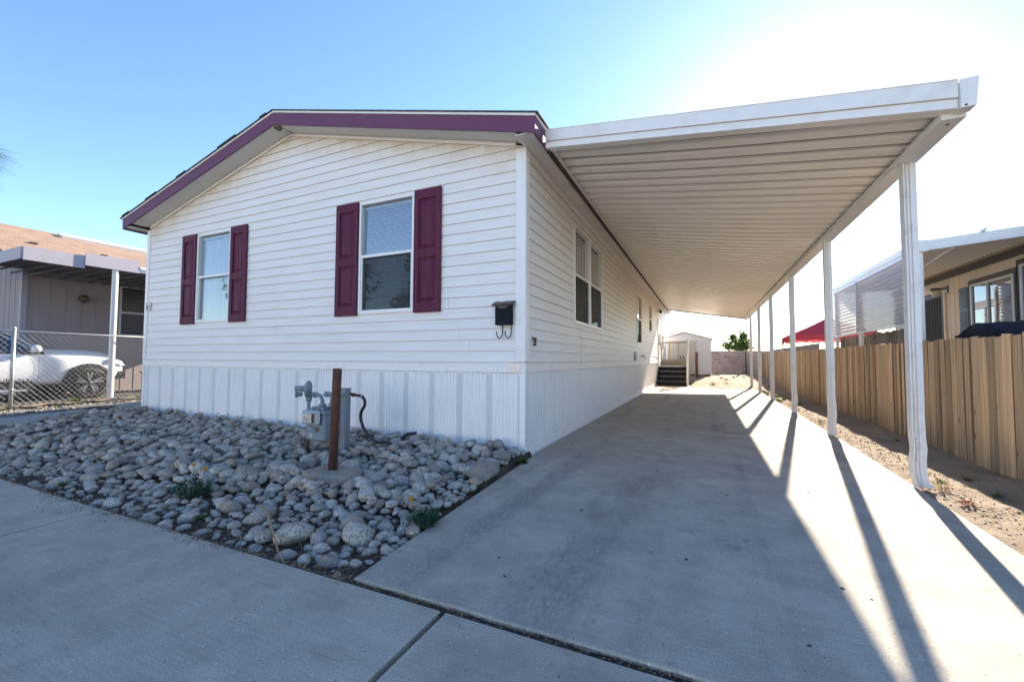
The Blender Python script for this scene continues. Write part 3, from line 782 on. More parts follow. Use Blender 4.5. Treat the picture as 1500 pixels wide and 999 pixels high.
# roof pans (ribs run across the slope)
prof=[(0,0),(.118,0),(.131,.006),(.138,.022),(.142,.062),(.148,.070),(.190,.070),(.202,.060),(.212,.030),(.222,.006),(.235,0)]
mb=MB(); y=YC0+.02; vs=[]
while y<YC1-.01:
    for (a,h) in prof[:-1]: vs.append((min(y+a,YC1),h))
    y+=.235
n=len(vs); V=[]
NX=7; xpe=XB-.03
for i in range(NX):
    x=XA+(xpe-XA)*i/(NX-1)
    sag=.010*math.sin(PI*i/(NX-1))
    for j,(yy,h) in enumerate(vs): V.append((x,yy+ysh(x),zc(x)+h-sag+.003*math.sin(yy*1.7+x*2)))
F=[(i*n+j,(i+1)*n+j,(i+1)*n+j+1,i*n+j+1) for i in range(NX-1) for j in range(n-1)]
mb.add(V,F,0,False)
Vt=[(a,b,c+.035) for a,b,c in V]; mb.add(Vt,[f[::-1] for f in F],0,False)
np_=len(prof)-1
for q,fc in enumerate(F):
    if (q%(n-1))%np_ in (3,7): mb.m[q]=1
obj('roof_pan',mb,[M['pan_paint'],pmat('pan_rib_shade',(.42,.36,.30),.7,.15,3)],carport)  # rib sides darker: shade of the recesses painted into the pan
def slopebox(m,x0,x1,y0,y1,d0,d1,mi=0):
    m.prism([(x0,y0+ysh(x0),zc(x0)+d0),(x1,y0+ysh(x1),zc(x1)+d0),(x1,y0+ysh(x1),zc(x1)+d1),(x0,y0+ysh(x0),zc(x0)+d1)],(0,y1-y0,0),mi)
m=MB(); xe=XB-.075
slopebox(m,XA+.003,xe,-.036,.0,.026,.150); slopebox(m,XA+.003,xe,-.024,-.004,-.045,.0255)
slopebox(m,XA+.003,xe,-.026,.075,-.050,-.045); slopebox(m,XA+.003,xe,-.042,.02,.150,.157)
slopebox(m,XA+.003,xe,.071,.075,-.045,-.02)
ff=obj('front_fascia',m,M['white_alu'],carport)
m=MB(); slopebox(m,XA+.004,xe-.001,-.0355,-.0245,.0205,.0255); obj('band_shadow_line',m,M['lap_dirt_shade'],ff)  # brown strip painting the shadow line under the upper band
m=MB(); slopebox(m,XA,xe,YC1,YC1+.03,-.05,.15); slopebox(m,XA,xe,YC1-.08,YC1,-.05,-.044); obj('rear_fascia',m,M['white_alu'],carport)
m=MB()
zb,zt=zc(XB)-.052,zc(XB)+.150; ye_=ysh(XB)
m.prism([(xe+.003,ye_-.045,zb),(XB+.012,ye_-.045,zb+.004),(XB+.032,ye_-.045,zt+.012),(xe+.003,ye_-.045,zt+.010)],(0,.10,0))
obj('corner_cap',m,M['white_alu'],carport,bevel=.004)
# gutter beam the posts carry
m=MB()
bz0=2.875; bz1=zc(3.63)-.012; yf_=ye_+.06; yr_=YC1+ye_
gz=bz1+.001
m.prism([(3.565,yf_,gz),(XB+.005,yf_,gz),(XB+.028,yf_,zc(XB)+.145),(XB+.014,yf_,zc(XB)+.145),(XB-.004,yf_,gz+.012),(3.577,yf_,gz+.012),(3.565,yf_,gz+.05)],(0,yr_-yf_,0))
obj('gutter',m,M['white_alu'],carport)
m=MB()
m.box(3.493,3.500,yf_,yr_,bz0,bz1); m.box(3.501,3.632,yf_,yr_,bz0,bz0+.006); m.box(3.626,3.632,yf_,yr_,bz0+.007,bz1)
m.box(3.501,3.56,yf_,yr_,bz1-.006,bz1); m.box(3.486,3.493,yf_,yr_,bz0+.035,bz0+.045); m.box(3.501,3.6255,yf_+.001,yf_+.006,bz0+.007,bz1-.007)
for yy in [k*.235+yf_+.1 for k in range(73)]: m.box(3.481,3.4855,yy,yy+.014,bz1-.03,bz1-.016)
obj('beam',m,M['white_alu'],carport)
# hanger channel along the house
m=MB(); m.box(XA-.005,XA+.03,.0,YC1,zc(XA)-.022,zc(XA)-.016); m.box(XA+.031,XA+.036,.0,YC1,zc(XA)-.03,zc(XA)+.03); m.box(XA+.031,XA+.07,.0,YC1,zc(XA)-.036,zc(XA)-.031)
obj('hanger_channel',m,M['white_alu'],carport)
m=MB(); m.box(XA-.006,XA+.028,.03,YC1,zc(XA)-.075,zc(XA)-.0225); obj('ledger_board',m,pmat('dark_plum_board',(.05,.018,.022),.7,.15,5),carport)  # darker plum than the fascia paint
for q,(yy,zz) in enumerate(((ye_-.046,zc(XB)-.035),)):
    m=MB(); m.lathe([(0,0),(.008,0),(.007,.004),(0,.005)],(XB-.045,yy,zz),(0,-1,0),8); obj('bolt',m,M['rust'],carport)
m=MB(); m.lathe([(0,0),(.013,0),(.011,.004),(0,.005)],(3.56,ye_+.15,bz0),(0,0,-1),8); obj('bolt',m,M['rust'],carport)
# small sparkling screw heads and ceiling hook left out of the pans; posts with fluted inner face
W=.092
sec=[(-W/2,-W/2),(-.037,-W/2),(-.034,-W/2+.015),(-.025,-W/2+.015),(-.022,-W/2),(-.011,-W/2),(-.008,-W/2+.015),(.000,-W/2+.015),(.003,-W/2),(W/2,-W/2),(W/2,W/2),(-W/2,W/2),(-W/2,.030),(-W/2+.022,.026),(-W/2+.022,.012),(-W/2,.008),(-W/2,-.008),(-W/2+.022,-.012),(-W/2+.022,-.026),(-W/2,-.030)]
def post(y,dents,lean=0,label=None):
    m=MB(); zs=[0,.03,.07,.12,.18,.25,.33,.42,.52,.62,.75,.95,1.3,1.8,2.4,2.874]; V=[]
    for z in zs:
        dx=dy=tw=0; sq=1
        for (zc_,wd,ax,ay,tq,s_) in dents:
            g=math.exp(-((z-zc_)/wd)**2); dx+=ax*g; dy+=ay*g; tw+=tq*g; sq*=1-s_*g
        for k,(a,b) in enumerate(sec):
            a2=a*(1+ (1-sq)*(.5 if a>0 else -.6)); b2=b*(1+(1-sq)*.35*math.sin(k*2.1+z*19))
            c,s=math.cos(tw),math.sin(tw)
            V.append((3.568+a2*c-b2*s+dx+lean*z,y+a2*s+b2*c+dy,z))
    n=len(sec); F=[]
    for i in range(len(zs)-1):
        for k in range(n): F.append((i*n+k,i*n+(k+1)%n,(i+1)*n+(k+1)%n,(i+1)*n+k))
    F.append(tuple(range(n-1,-1,-1))); m.add(V,F)
    return m
pd=[(.45,[(.62,.06,-.004,.002,.02,.16),(.33,.07,.004,.0,-.03,.22),(.0,.07,.010,-.015,.12,.35),(1.75,.25,.003,0,0,.03)],0),
    (3.2,[(.35,.12,.006,0,.05,.15),(0,.1,-.006,0,.1,.15)],0),(6.05,[(.3,.12,.008,0,.06,.15)],0),(9.1,[(.2,.1,-.008,0,.05,.1)],0),(11.95,[],0),(14.7,[],0)]
for i,(y,d,l) in enumerate(pd):
    o=obj('post',post(y,d,l),M['post_paint'],carport)
    if i==0:
        o['label']='front post with a crumpled bent foot'
        k=MB(); k.prism([(3.605,.385,.012),(3.635,.365,.004),(3.642,.375,.03),(3.62,.40,.05)],(.012,.03,.0)); obj('torn_flap',k,M['post_paint'],o)
        k=MB()
        for z in (.24,.42): k.lathe([(.0,0),(.005,0),(.005,.003),(0,.003)],(3.545,.45-.05,z),(0,-1,0),8)
        obj('rivet',k,M['rust'],o)
# ------------------------------------------------------------------ ground, paving
def fbm(x,y,s,seed=0): return noise.fractal(Vector((x*s+seed*13.7,y*s-seed*7.1,seed*3.3)),.8,2.1,5)
mb=MB(); mb.quad((-220,-220,-.17),(220,-220,-.17),(220,320,-.17),(-220,320,-.17)); struct('ground',mb,M['ground'])
mb=MB(); mb.quad((-60,-14,-.13),(60,-14,-.13),(60,-5.45,-.13),(-60,-5.45,-.13)); struct('road',mb,M['asphalt'])
def slab(m,poly,z0,z1,b=.012):
    """slab with eased upper edges"""
    P=[Vector((x,y,0)) for x,y in poly]; n=len(P); c=sum(P,Vector())/n
    ins=[]
    for i in range(n):
        a,p,q=P[i-1],P[i],P[(i+1)%n]
        e1=(p-a).normalized();e2=(q-p).normalized(); n1=Vector((-e1.y,e1.x,0));n2=Vector((-e2.y,e2.x,0))
        k=(n1+n2); k=k/max(k.dot(n1),.3); ins.append(p+k*b)
    v=[(p.x,p.y,z0) for p in P]+[(p.x,p.y,z1-b*.7) for p in P]+[(p.x,p.y,z1) for p in ins]
    f=[]
    for i in range(n):
        j=(i+1)%n; f+= [(i,j,n+j,n+i),(n+i,n+j,2*n+j,2*n+i)]
    f.append(tuple(range(2*n,3*n))); m.add(v,f)
mb=MB(); xs=[-2.08+2.9*k for k in range(-4,6)]
for a,b in zip(xs,xs[1:]):
    slab(mb,[(a+.014,-5.3),(b-.014,-5.3),(b-.014,-2.853),(a+.014,-2.853)],-.14,0.0,.006)
struct('sidewalk',mb,M['walk'])
mb=MB(); slab(mb,[(-27,-5.46),(27,-5.46),(27,-5.305),(-27,-5.305)],-.16,-.002,.02); struct('kerb',mb,M['walk'])
mb=MB()
def rag(x0,x1,n,y,amp,seed):   # slightly broken slab edge
    return [(x0+(x1-x0)*i/n, y+amp*noise.noise(Vector((i*1.7,seed,0)))) for i in range(n+1)]
front=rag(.262,3.53,26,-2.815,.009,3)
slab(mb,front+[(3.50,-1.0),(3.53,.3),(3.57,2.0),(3.58,2.90),(.052,2.90),(.06,.6),(.10,-.25)],-.14,0.006,.009)
slab(mb,[(.052,2.91),(3.58,2.91),(3.60,6),(3.60,8.6),(.05,8.6)],-.14,0.006,.009)
slab(mb,[(.05,8.61),(3.60,8.61),(3.62,13.5),(.05,13.35)],-.14,0.006,.009)
slab(mb,[(.05,13.36),(1.32,13.41),(1.32,16.9),(.05,16.9)],-.14,0.003,.009)
struct('driveway',mb,M['drive'])

# planting bed soil, dirt strip, back yard
def zbed(x,y):
    t=max(0,min(1,(y+2.75)/2.4)); s=max(0,min(1,(-6.2-x)/1.5))
    return -.035+.085*t+.06*s*t
mb=MB(); mb.grid(-9.2,.30,-2.95,.06,150,56,lambda x,y:zbed(x,y)+.018*fbm(x,y,2.2,1)-(.12 if x>.09+.17*max(0,min(1,(-.25-y)/2.5)) or y<-2.80 else 0)); struct('bed_soil',mb,M['bed'])
def zyard(x,y):
    if y<13.2: base=-.02
    else: base=-.02+.24*min(1,(y-13.2)/5.0)
    return base
mb=MB()
mb.grid(3.45,5.05,-3.4,13.6,34,300,lambda x,y:-.028+.028*min(1,max(0,(x-3.58)/.25))+.020*fbm(x,y,1.6,4)*min(1,max(0,(x-3.55)/.2))+.012*fbm(x,y,5,9))
struct('dirt_strip',mb,M['dirt'])
mb=MB(); mb.grid(-1.5,5.2,13.3,30,60,120,lambda x,y:-.06+(zyard(x,y)+.06)*min(1,max(0,(y-13.4)/.5))*(0 if (x<1.4 and y<17.0) else 1)+.03*fbm(x,y,1.2,2)*(0 if (x<1.4 and y<17.0) else 1)); struct('back_yard',mb,M['yard'])
# left: walk, gravel strip, neighbour's drive
mb=MB(); slab(mb,[(-6.6,-2.84),(-6.5,-2.35),(-7.47,-1.92),(-8.2,-.38),(-8.25,6),(-9.9,6),(-9.75,.82),(-8.5,-1.5),(-9.0,-2.84)],-.1,.105); struct('walkway',mb,M['path'])
mb=MB(); mb.grid(-10.75,-8.2,-2.85,6,50,150,lambda x,y:.055+.018*fbm(x,y,3,6)); struct('gravel_strip',mb,M['gravelbed'])
mb=MB(); slab(mb,[(-22,-5.3),(-10.72,-5.3),(-10.72,12),(-22,12)],-.1,.10); struct('neighbour_driveway',mb,pmat('dark_asphalt',(.05,.05,.05),.9,.3,20))
mb=MB()
for k in range(60):
    t=k/60; x=-10.30-.57*t*2.2-.02; y=-1.7+t*5.4
    mb.obox((x-.12*math.sin(k),y,.115),(.05+.05*random.random(),.02,0),(0,.05,0),(0,0,.012))
tag(obj('debris',mb,M['dirt']),'crumbled pale dirt along the foot of the chain link fence','debris',kind='stuff')

# ------------------------------------------------------------------ cobbles
CAM=Vector((1.8715,-4.4463,1.1))
def rock_mesh(seed,sub=3):
    rnd=random.Random(seed); bm=bmesh.new(); bmesh.ops.create_icosphere(bm,subdivisions=sub,radius=1)
    ax=Vector((1,rnd.uniform(.60,.92),rnd.uniform(.45,.72))); o=Vector((seed*3.1,seed*1.7,seed))
    cuts=[(Vector((rnd.uniform(-1,1),rnd.uniform(-1,1),rnd.uniform(-1,1))).normalized(),rnd.uniform(.62,.92)) for _ in range(6)]
    for v in bm.verts:
        p=v.co.copy()
        for n_,d in cuts:
            e=p.dot(n_)-d
            if e>0: p-=n_*e*.75
        f=1+.20*noise.noise(p*.9+o)+.07*noise.noise(p*2.3+o)
        v.co=Vector((p.x*ax.x,p.y*ax.y,p.z*ax.z))*f
    return bm
rnd=random.Random(21)
def in_bed(x,y):
    if y>-.07 or y<-2.80: return False
    if x>.03 and y>-.3: return False
    xr=.06+(.26-.06)*max(0,min(1,(-.25-y)/2.5))
    if x>xr-.03: return False
    if y<-2.45: 
        if x<-6.5: return False
    xl=-8.15 if y>-.4 else (-8.2+( -.4-y)*.47)
    return x>xl
def density(x,y):
    """dense towards the house, sparse with bare soil by the pavement"""
    e=min((y+2.80), 1.0)
    d=1.0
    edge=.50+.36*noise.noise(Vector((x*.7,2.2,0)))+ (.28 if x>-1.6 else 0)
    if e<edge: d=.10+.45*max(0,e/edge)**1.3
    return d
rocks=[]
cell={}
def ok(x,y,r,f):
    i,j=int(x//.25),int(y//.25)
    for a in range(-1,2):
        for b in range(-1,2):
            for (X,Y,Rr) in cell.get((i+a,j+b),()):
                if (X-x)**2+(Y-y)**2<(f*(r+Rr))**2: return False
    return True
def put(x,y,r,kind,z=0,seed=None,flat=1.,special=None):
    rocks.append(dict(x=x,y=y,r=r,k=kind,z=z,s=seed if seed is not None else rnd.randrange(14),flat=flat,sp=special,rz=rnd.uniform(0,6.28),tx=rnd.gauss(0,.22),ty=rnd.gauss(0,.22)))
    cell.setdefault((int(x//.25),int(y//.25)),[]).append((x,y,r))
def kind(): 
    q=rnd.random(); return 'pale' if q<.76 else ('tan' if q<.86 else 'plain')
# the ones one can name, as they lie in the photo
put(-.43,-2.60,.100,'pale',.02,3,1.35,'round boulder, the boldest speckled one, beside the dry stalk')
put(-.10,-2.42,.098,'pale',.0,5,1.0,'broad speckled cobble right of the boldest round boulder')
put(-.62,-2.66,.075,'pale',.0,8,1.0,'speckled cobble at the pavement edge under the dry stalk')
put(-.95,-2.47,.105,'pale',.0,9,.9,'long low speckled boulder behind the upper end of the dry stalk')
put(.02,-1.05,.16,'plain',.0,2,.8,'large plain flat grey stone beside the driveway edge')
put(-.02,-.50,.12,'plain',.02,6,.85,'plain grey stone near the house corner and driveway')
put(-1.20,-1.42,.11,'pale',.02,1,.9,None)
named_keep=len(rocks)
BOL=(-1.19,-1.62); FOOT=(-1.15,-1.63)
def free(x,y,r):
    if ((x-FOOT[0])/.33)**2+((y-FOOT[1])/.2)**2<1: return False
    if (x+2.03)**2/.03+(y+1.08)**2/.02<.6: return False
    return True
for (r0,r1,nn,f) in ((.062,.084,600,.86),(.047,.062,6000,.80),(.035,.047,22000,.77),(.022,.035,26000,.78)):
    for _ in range(nn):
        x=rnd.uniform(-8.2,.25); y=rnd.uniform(-2.8,-.07); r=rnd.uniform(r0,r1)
        if not in_bed(x,y) or not free(x,y,r): continue
        if rnd.random()>density(x,y): continue
        if ok(x,y,r,f): put(x,y,r,kind(),rnd.uniform(-.01,.03) if density(x,y)>.9 else -.012)
# a second layer riding on the first where the bed is deep
base=len(rocks)
for _ in range(1100):
    x=rnd.uniform(-7.9,-.1); y=rnd.uniform(-2.1,-.12)
    if in_bed(x,y) and free(x,y,.1) and density(x,y)>.9: put(x,y,rnd.uniform(.035,.078),kind(),rnd.uniform(.04,.075))
for q in rocks:
    d=Vector((q['x'],q['y'],0))-CAM; q['px']=q['r']/d.length
order=sorted(range(len(rocks)),key=lambda i:(-10 if rocks[i]['sp'] else 0)-rocks[i]['px'])
rmesh={}
for k in ('pale','tan','plain'):
    for s in range(14):
        m=MB(); m.frombm(rock_mesh(s+1,3),0,True); rmesh[k,s]=m.mesh('rock',M['rock_'+k])
coarse=[rock_mesh(s+40,2) for s in range(12)]; tiny=[rock_mesh(s+60,1) for s in range(10)]
LAB={'pale':('pale grey cobble with black speckles in the rock bed','pale speckled cobbles in the rock bed'),
     'tan':('tan brown tinted cobble among the grey ones in the rock bed','tan brown cobbles in the rock bed'),
     'plain':('plain darker grey cobble without bold speckles in the rock bed','plain grey cobbles in the rock bed')}
rest={'pale':MB(),'tan':MB(),'plain':MB()}
def rmat(q):
    z=zbed(q['x'],q['y'])+q['r']*.32+q['z']
    return Matrix.Translation((q['x'],q['y'],z)) @ Matrix.Rotation(q['tx'],4,'X')@Matrix.Rotation(q['ty'],4,'Y')@Matrix.Rotation(q['rz'],4,'Z')@Matrix.Diagonal((q['r']*1.08,q['r']*1.08,q['r']*1.08*q['flat'],1))
for n_,i in enumerate(order):
    q=rocks[i]
    if n_<298:
        o=bpy.data.objects.new('rock',rmesh[q['k'],q['s']%14]); COL.objects.link(o); o.matrix_world=rmat(q)
        if q['sp']: tag(o,q['sp'],'rock','rocks in the front bed')
        else: tag(o,LAB[q['k']][0],'rock',LAB[q['k']][1])
    else:
        bm=(coarse[rnd.randrange(12)] if q['px']>.009 else tiny[rnd.randrange(10)]).copy(); rest[q['k']].frombm(bm,0,True,rmat(q))
allrest=MB()
for mi,k in enumerate(('pale','tan','plain')):
    b=len(allrest.v); allrest.v+=rest[k].v; allrest.f+=[[b+j for j in f] for f in rest[k].f]; allrest.m+=[mi]*len(rest[k].f); allrest.sm+=rest[k].sm
tag(obj('cobbles',allrest,[M['rock_pale'],M['rock_tan'],M['rock_plain']]),'smaller grey cobbles heaped towards the house wall','cobbles',kind='stuff')
print('rocks',len(rocks))

# fine litter: straw, chips, pebbles
def litter(name,label,mat,n,where,size,zf_,chip=True,seed=1):
    r=random.Random(seed); m=MB(); k=0
    while k<n:
        x,y=where(r)
        if x is None: continue
        z=zf_(x,y)+.004; a=r.uniform(0,6.28); L=r.uniform(*size)
        if chip=='straw':
            d=Vector((math.cos(a),math.sin(a),r.uniform(-.1,.25)))*L; s=Vector((-math.sin(a),math.cos(a),0))*r.uniform(.001,.0022)
            p=Vector((x,y,z)); e=p+d*.5+Vector((0,0,r.uniform(0,.01))); m.add([p-s,p+s,e+s,e-s,p+d],[(0,1,2,3),(3,2,4)])
        else:
            bm=bmesh.new(); bmesh.ops.create_icosphere(bm,subdivisions=1,radius=L)
            for v in bm.verts: v.co*=r.uniform(.7,1.2)
            m.frombm(bm,0,False,Matrix.Translation((x,y,z))@Matrix.Rotation(a,4,'Z')@Matrix.Diagonal((1,r.uniform(.5,.9),r.uniform(.35,.7),1)))
        k+=1
    return tag(obj(name,m,mat),label,'ground litter',kind='stuff')
def w_bed(r):
    x=r.uniform(-5.5,.2); y=-2.82+abs(r.gauss(0,.33)); 
    return (x,y) if in_bed(x,min(max(y,-2.79),-.1)) else (None,None)
zb=lambda x,y:zbed(x,y)+.018*fbm(x,y,2.2,1)
litter('straw','dry straw and twigs littering the bare soil of the rock bed',M['straw'],1500,w_bed,(.02,.09),zb,'straw',2)
litter('wood_chips','dark bark chips on the bare soil of the rock bed',M['bark'],800,w_bed,(.004,.013),zb,True,3)
mb=MB(); mb.grid(.1,3.6,-2.868,-2.772,160,6,lambda x,y:-.011+.006*fbm(x,y,9,8)-(.02 if x<.2 else 0)); struct('joint_soil',mb,M['bed'])
def w_spill(r):
    x=r.uniform(-4.2,.25); y=-2.84-abs(r.gauss(0,.05))*max(.15,.5+1.6*noise.noise(Vector((x*1.9,4.4,0))))
    return (x,y)
litter('spilled_chips','dark soil crumbs spilled from the rock bed onto the pavement',M['bark'],900,w_spill,(.0012,.007),lambda x,y:-.002,True,31)
litter('spilled_straw','dry needles spilled from the rock bed onto the pavement',M['straw'],300,w_spill,(.015,.05),lambda x,y:0.,'straw',32)
def w_gap(r): return (r.uniform(.1,3.55),r.uniform(-2.855,-2.785))
litter('joint_debris','grit and dry needles filling the joint before the driveway',M['straw'],200,w_gap,(.01,.045),lambda x,y:-.006,'straw',4)
litter('joint_grit','small stones filling the joint before the driveway',M['bark'],900,w_gap,(.002,.007),lambda x,y:-.008,True,5)
def w_dirt(r): return (3.60+abs(r.gauss(0,.4)) if r.random()<.6 else r.uniform(3.6,4.45), r.uniform(-1.5,12)**1)
zd=lambda x,y:-.0+.020*fbm(x,y,1.6,4)*min(1,max(0,(x-3.55)/.2))
def w_dirt2(r):
    x,y=w_dirt(r); return (x,y) if 3.58<x<4.48 else (None,None)
litter('pebbles','loose clods and small stones on the dirt strip by the fence',M['dirt'],2200,w_dirt2,(.004,.013),zd,True,6)
litter('dry_grass','dead grass stems strewn over the dirt strip by the fence',M['straw'],2600,w_dirt2,(.02,.08),zd,'straw',7)
def w_yard(r): return (r.uniform(1.4,4.4),r.uniform(13.6,25))
litter('yard_straw','dead grass strewn over the dry back yard',M['straw'],2200,w_yard,(.05,.16),lambda x,y:zyard(x,y)+.02,'straw',8)
def w_grav(r): return (r.uniform(-10.7,-8.4),r.uniform(-2.6,3))
litter('gravel','grey gravel between the walkway and the chain link fence',M['rock_plain'],1800,w_grav,(.012,.035),lambda x,y:.062 if x<-8.4 and (y<-1 or x<-9.6) else -.2,True,9)
def w_dr(r): return (r.uniform(.3,3.4),r.uniform(-2.6,11))
litter('leaf_litter','tiny dark leaf crumbs scattered on the driveway',M['ink'],70,w_dr,(.005,.014),lambda x,y:.003,True,12)

# ------------------------------------------------------------------ plants of the bed and strip
def blade(m,p,d,L,w,droop,mi=0,seg=3):
    p=Vector(p); d=Vector(d).normalized(); s=d.cross(Vector((0,0,1)))
    s=(s if s.length>1e-3 else Vector((1,0,0))).normalized()*w
    pts=[]
    for i in range(seg+1):
        t=i/seg; pts.append(p+d*L*t+Vector((0,0,-droop*L*t*t)))
    V=[]
    for i,q in enumerate(pts):
        k=(1-(i/seg)**2)
        V+= [q-s*max(k,.05),q+s*max(k,.05)]
    m.add(V,[(2*i,2*i+1,2*i+3,2*i+2) for i in range(seg)],mi)
def poppy(x,y,z,r,h,flowers,label,seed):
    rr=random.Random(seed); t=thing('poppy_plant',label,'plant',(x,y,z)); m=MB()
    for i in range(190):
        a=rr.uniform(0,6.28); q=r*math.sqrt(rr.random())*.6
        p=(x+q*math.cos(a),y+q*math.sin(a),z)
        d=(math.cos(a)*rr.uniform(.2,1),math.sin(a)*rr.uniform(.2,1),rr.uniform(.6,1.5)); L=h*rr.uniform(.5,1.05)
        blade(m,p,d,L,.0022,rr.uniform(.1,.5))
        e=Vector(p)+Vector(d).normalized()*L*.7
        for k in range(4): blade(m,e,(rr.uniform(-1,1),rr.uniform(-1,1),rr.uniform(.1,1)),L*.3,.003,.3,0,2)
    obj('leaves',m,M['bluegreen'],t)
    for (fx,fy,fz) in flowers:
        m=MB(); m.tube([(x+fx*.4,y+fy*.4,z),(x+fx*.8,y+fy*.8,z+fz*.6),(x+fx,y+fy,z+fz)],.002,5)
        s=obj('stem',m,M['weed'],t); m=MB()
        for k in range(5):
            a=2*PI*k/5; c=Vector((x+fx,y+fy,z+fz))
            e=c+Vector((math.cos(a)*.016,math.sin(a)*.016,.026)); u=Vector((-math.sin(a),math.cos(a),0))*.012
            m.add([c,c+(e-c)*.6-u,e-u*.5,e+u*.5,c+(e-c)*.6+u],[(0,1,2,3,4)])
        obj('flower',m,M['petal'],s)
poppy(-1.86,-2.40,zbed(-1.86,-2.40)+.01,.15,.16,[(-.03,.02,.23),(.1,.03,.21)],'poppy plant with two orange blooms at the front of the rock bed',1)
poppy(.19,-2.12,.01,.12,.115,[(-.14,.03,.12)],'poppy plant with one orange bud beside the driveway edge',2)
def weed(x,y,z,r,h,label,mat='weed',n=60,w=.006,group='small weeds',cat='weed',seed=0):
    rr=random.Random(int(x*1000)+int(y*77)+seed); m=MB()
    for i in range(n):
        a=rr.uniform(0,6.28); q=r*rr.random()*.4
        d=(math.cos(a),math.sin(a),rr.uniform(.3,1.8)); blade(m,(x+q*math.cos(a),y+q*math.sin(a),z),d,rr.uniform(.4,1)*h,w,rr.uniform(.2,.7))
    o=bpy.data.objects.new('weed_tuft',m.mesh('weed_tuft',M[mat],Vector((x,y,z)))); COL.objects.link(o); o.location=(x,y,z); return tag(o,label,cat,group)
weed(.085,-.33,.0,.08,.17,'leafy green weed sprouting at the house corner by the driveway',n=90,w=.009)
weed(-3.22,-2.68,-.02,.05,.11,'thin green weed among the cobbles near the pavement, far left',n=40,w=.004)
weed(-1.35,-2.62,-.02,.06,.07,'broad leaved weed between cobbles below the larger poppy plant',n=34,w=.012)
weed(-.72,-.13,.08,.05,.12,'faint weed at the foot of the white skirting',n=26,w=.004)
for k,(x,y) in enumerate([(-2.6,-2.6),(-.75,-2.72),(-.2,-2.66),(.05,-2.45),(-.5,-2.45),(-.1,-2.2)]):
    weed(x,y,zbed(x,y),.06,.06,'small withered straw tuft on the bare soil of the rock bed','straw',50,.003,'withered tufts in the rock bed')
for k,(x,y) in enumerate([(.9,-2.82),(1.25,-2.825),(1.0,-2.83)]):
    weed(x,y,-.03,.02,.035,'tiny green sprout in the joint before the driveway','weed',22,.004,'sprouts in the pavement joint')
rr=random.Random(77)
for k in range(16):
    x=rr.uniform(3.66,4.40); y=.2+12*rr.random()**1.3
    g=rr.random()<.6
    weed(x,y,zd(x,y),.07,rr.uniform(.06,.14),('low green weed on the dirt strip by the wooden fence' if g else 'pale dead tuft on the dirt strip by the wooden fence'),'weed' if g else 'straw',26,.004 if g else .003,'green weeds on the dirt strip' if g else 'dead tufts on the dirt strip')
weed(3.72,.42,0,.06,.20,'tall feathery dead stalks just behind the bent front post','straw',40,.003)
weed(3.70,.02,0,.10,.06,'reddish dried weed at the foot of the bent front post','redleaf',60,.005)
for k in range(12):
    y=8+k*.5+rr.uniform(-.2,.2); weed(3.72+rr.uniform(-.06,.2),y,0,.1,rr.uniform(.10,.22),'green weed along the far right driveway edge','weed',50,.008,'weeds along the far driveway edge')
for k in range(22):
    x=rr.uniform(1.4,4.3); y=rr.uniform(13.8,22); weed(x,y,zyard(x,y)+.01,.14,rr.uniform(.10,.24),'yellowing grass tuft in the dry back yard',rr.choice(['straw','straw','weed']),60,.008,'tufts in the dry back yard')
weed(1.42,15.6,.0,.2,.35,'bright green weeds beside the entry steps','weed',90,.012)
weed(1.78,18.6,.1,.2,.4,'dark green weeds in front of the garden shed','weed',80,.014)
weed(-10.72,.05,.1,.12,.30,'bright green grass clump at the foot of the chain link fence','weed',80,.008)
for x,y in ((-10.0,-1.3),(-9.5,-1.0),(-10.2,-.4),(-10.3,.6)): weed(x,y,.07,.16,.1,'low green patch on the gravel strip','weed',60,.006,'patches on the gravel strip')
# dry stalk lying over the stones
m=MB(); m.tube([(-.86,-2.555,.12),(-.70,-2.60,.125),(-.50,-2.70,.07),(-.33,-2.79,.022),(-.17,-2.87,.010)],[.004,.0075,.006,.004,.002],7)
m.tube([(-.50,-2.70,.07),(-.55,-2.73,.06)],[.004,.002],5)
tag(obj('dry_stalk',m,M['straw']),'long pale dry stalk lying over cobbles by the pavement','stalk')

# ------------------------------------------------------------------ bollard, footing, gas meter
m=MB(); bm=bmesh.new(); bmesh.ops.create_icosphere(bm,subdivisions=4,radius=1)
for v in bm.verts:
    v.co.z=max(-.6,min(.45,v.co.z)); v.co*=1+.20*noise.noise(v.co*1.4)+.07*noise.noise(v.co*4.1)
m.frombm(bm,0,True,Matrix.Translation((FOOT[0],FOOT[1],.045))@Matrix.Rotation(.3,4,'Z')@Matrix.Diagonal((.29,.17,.12,1)))
tag(obj('concrete_footing',m,M['rock_tan']),'rough concrete footing lump around the rusty pipe post','footing')
m=MB(); m.lathe([(.0,0),(.039,0),(.039,.90),(.037,.915),(.0,.918)],(BOL[0],BOL[1],.09),(.035,.0,1),20)
tag(obj('pipe_bollard',m,M['rust']),'rust brown steel pipe post in front of the gas meter','post')

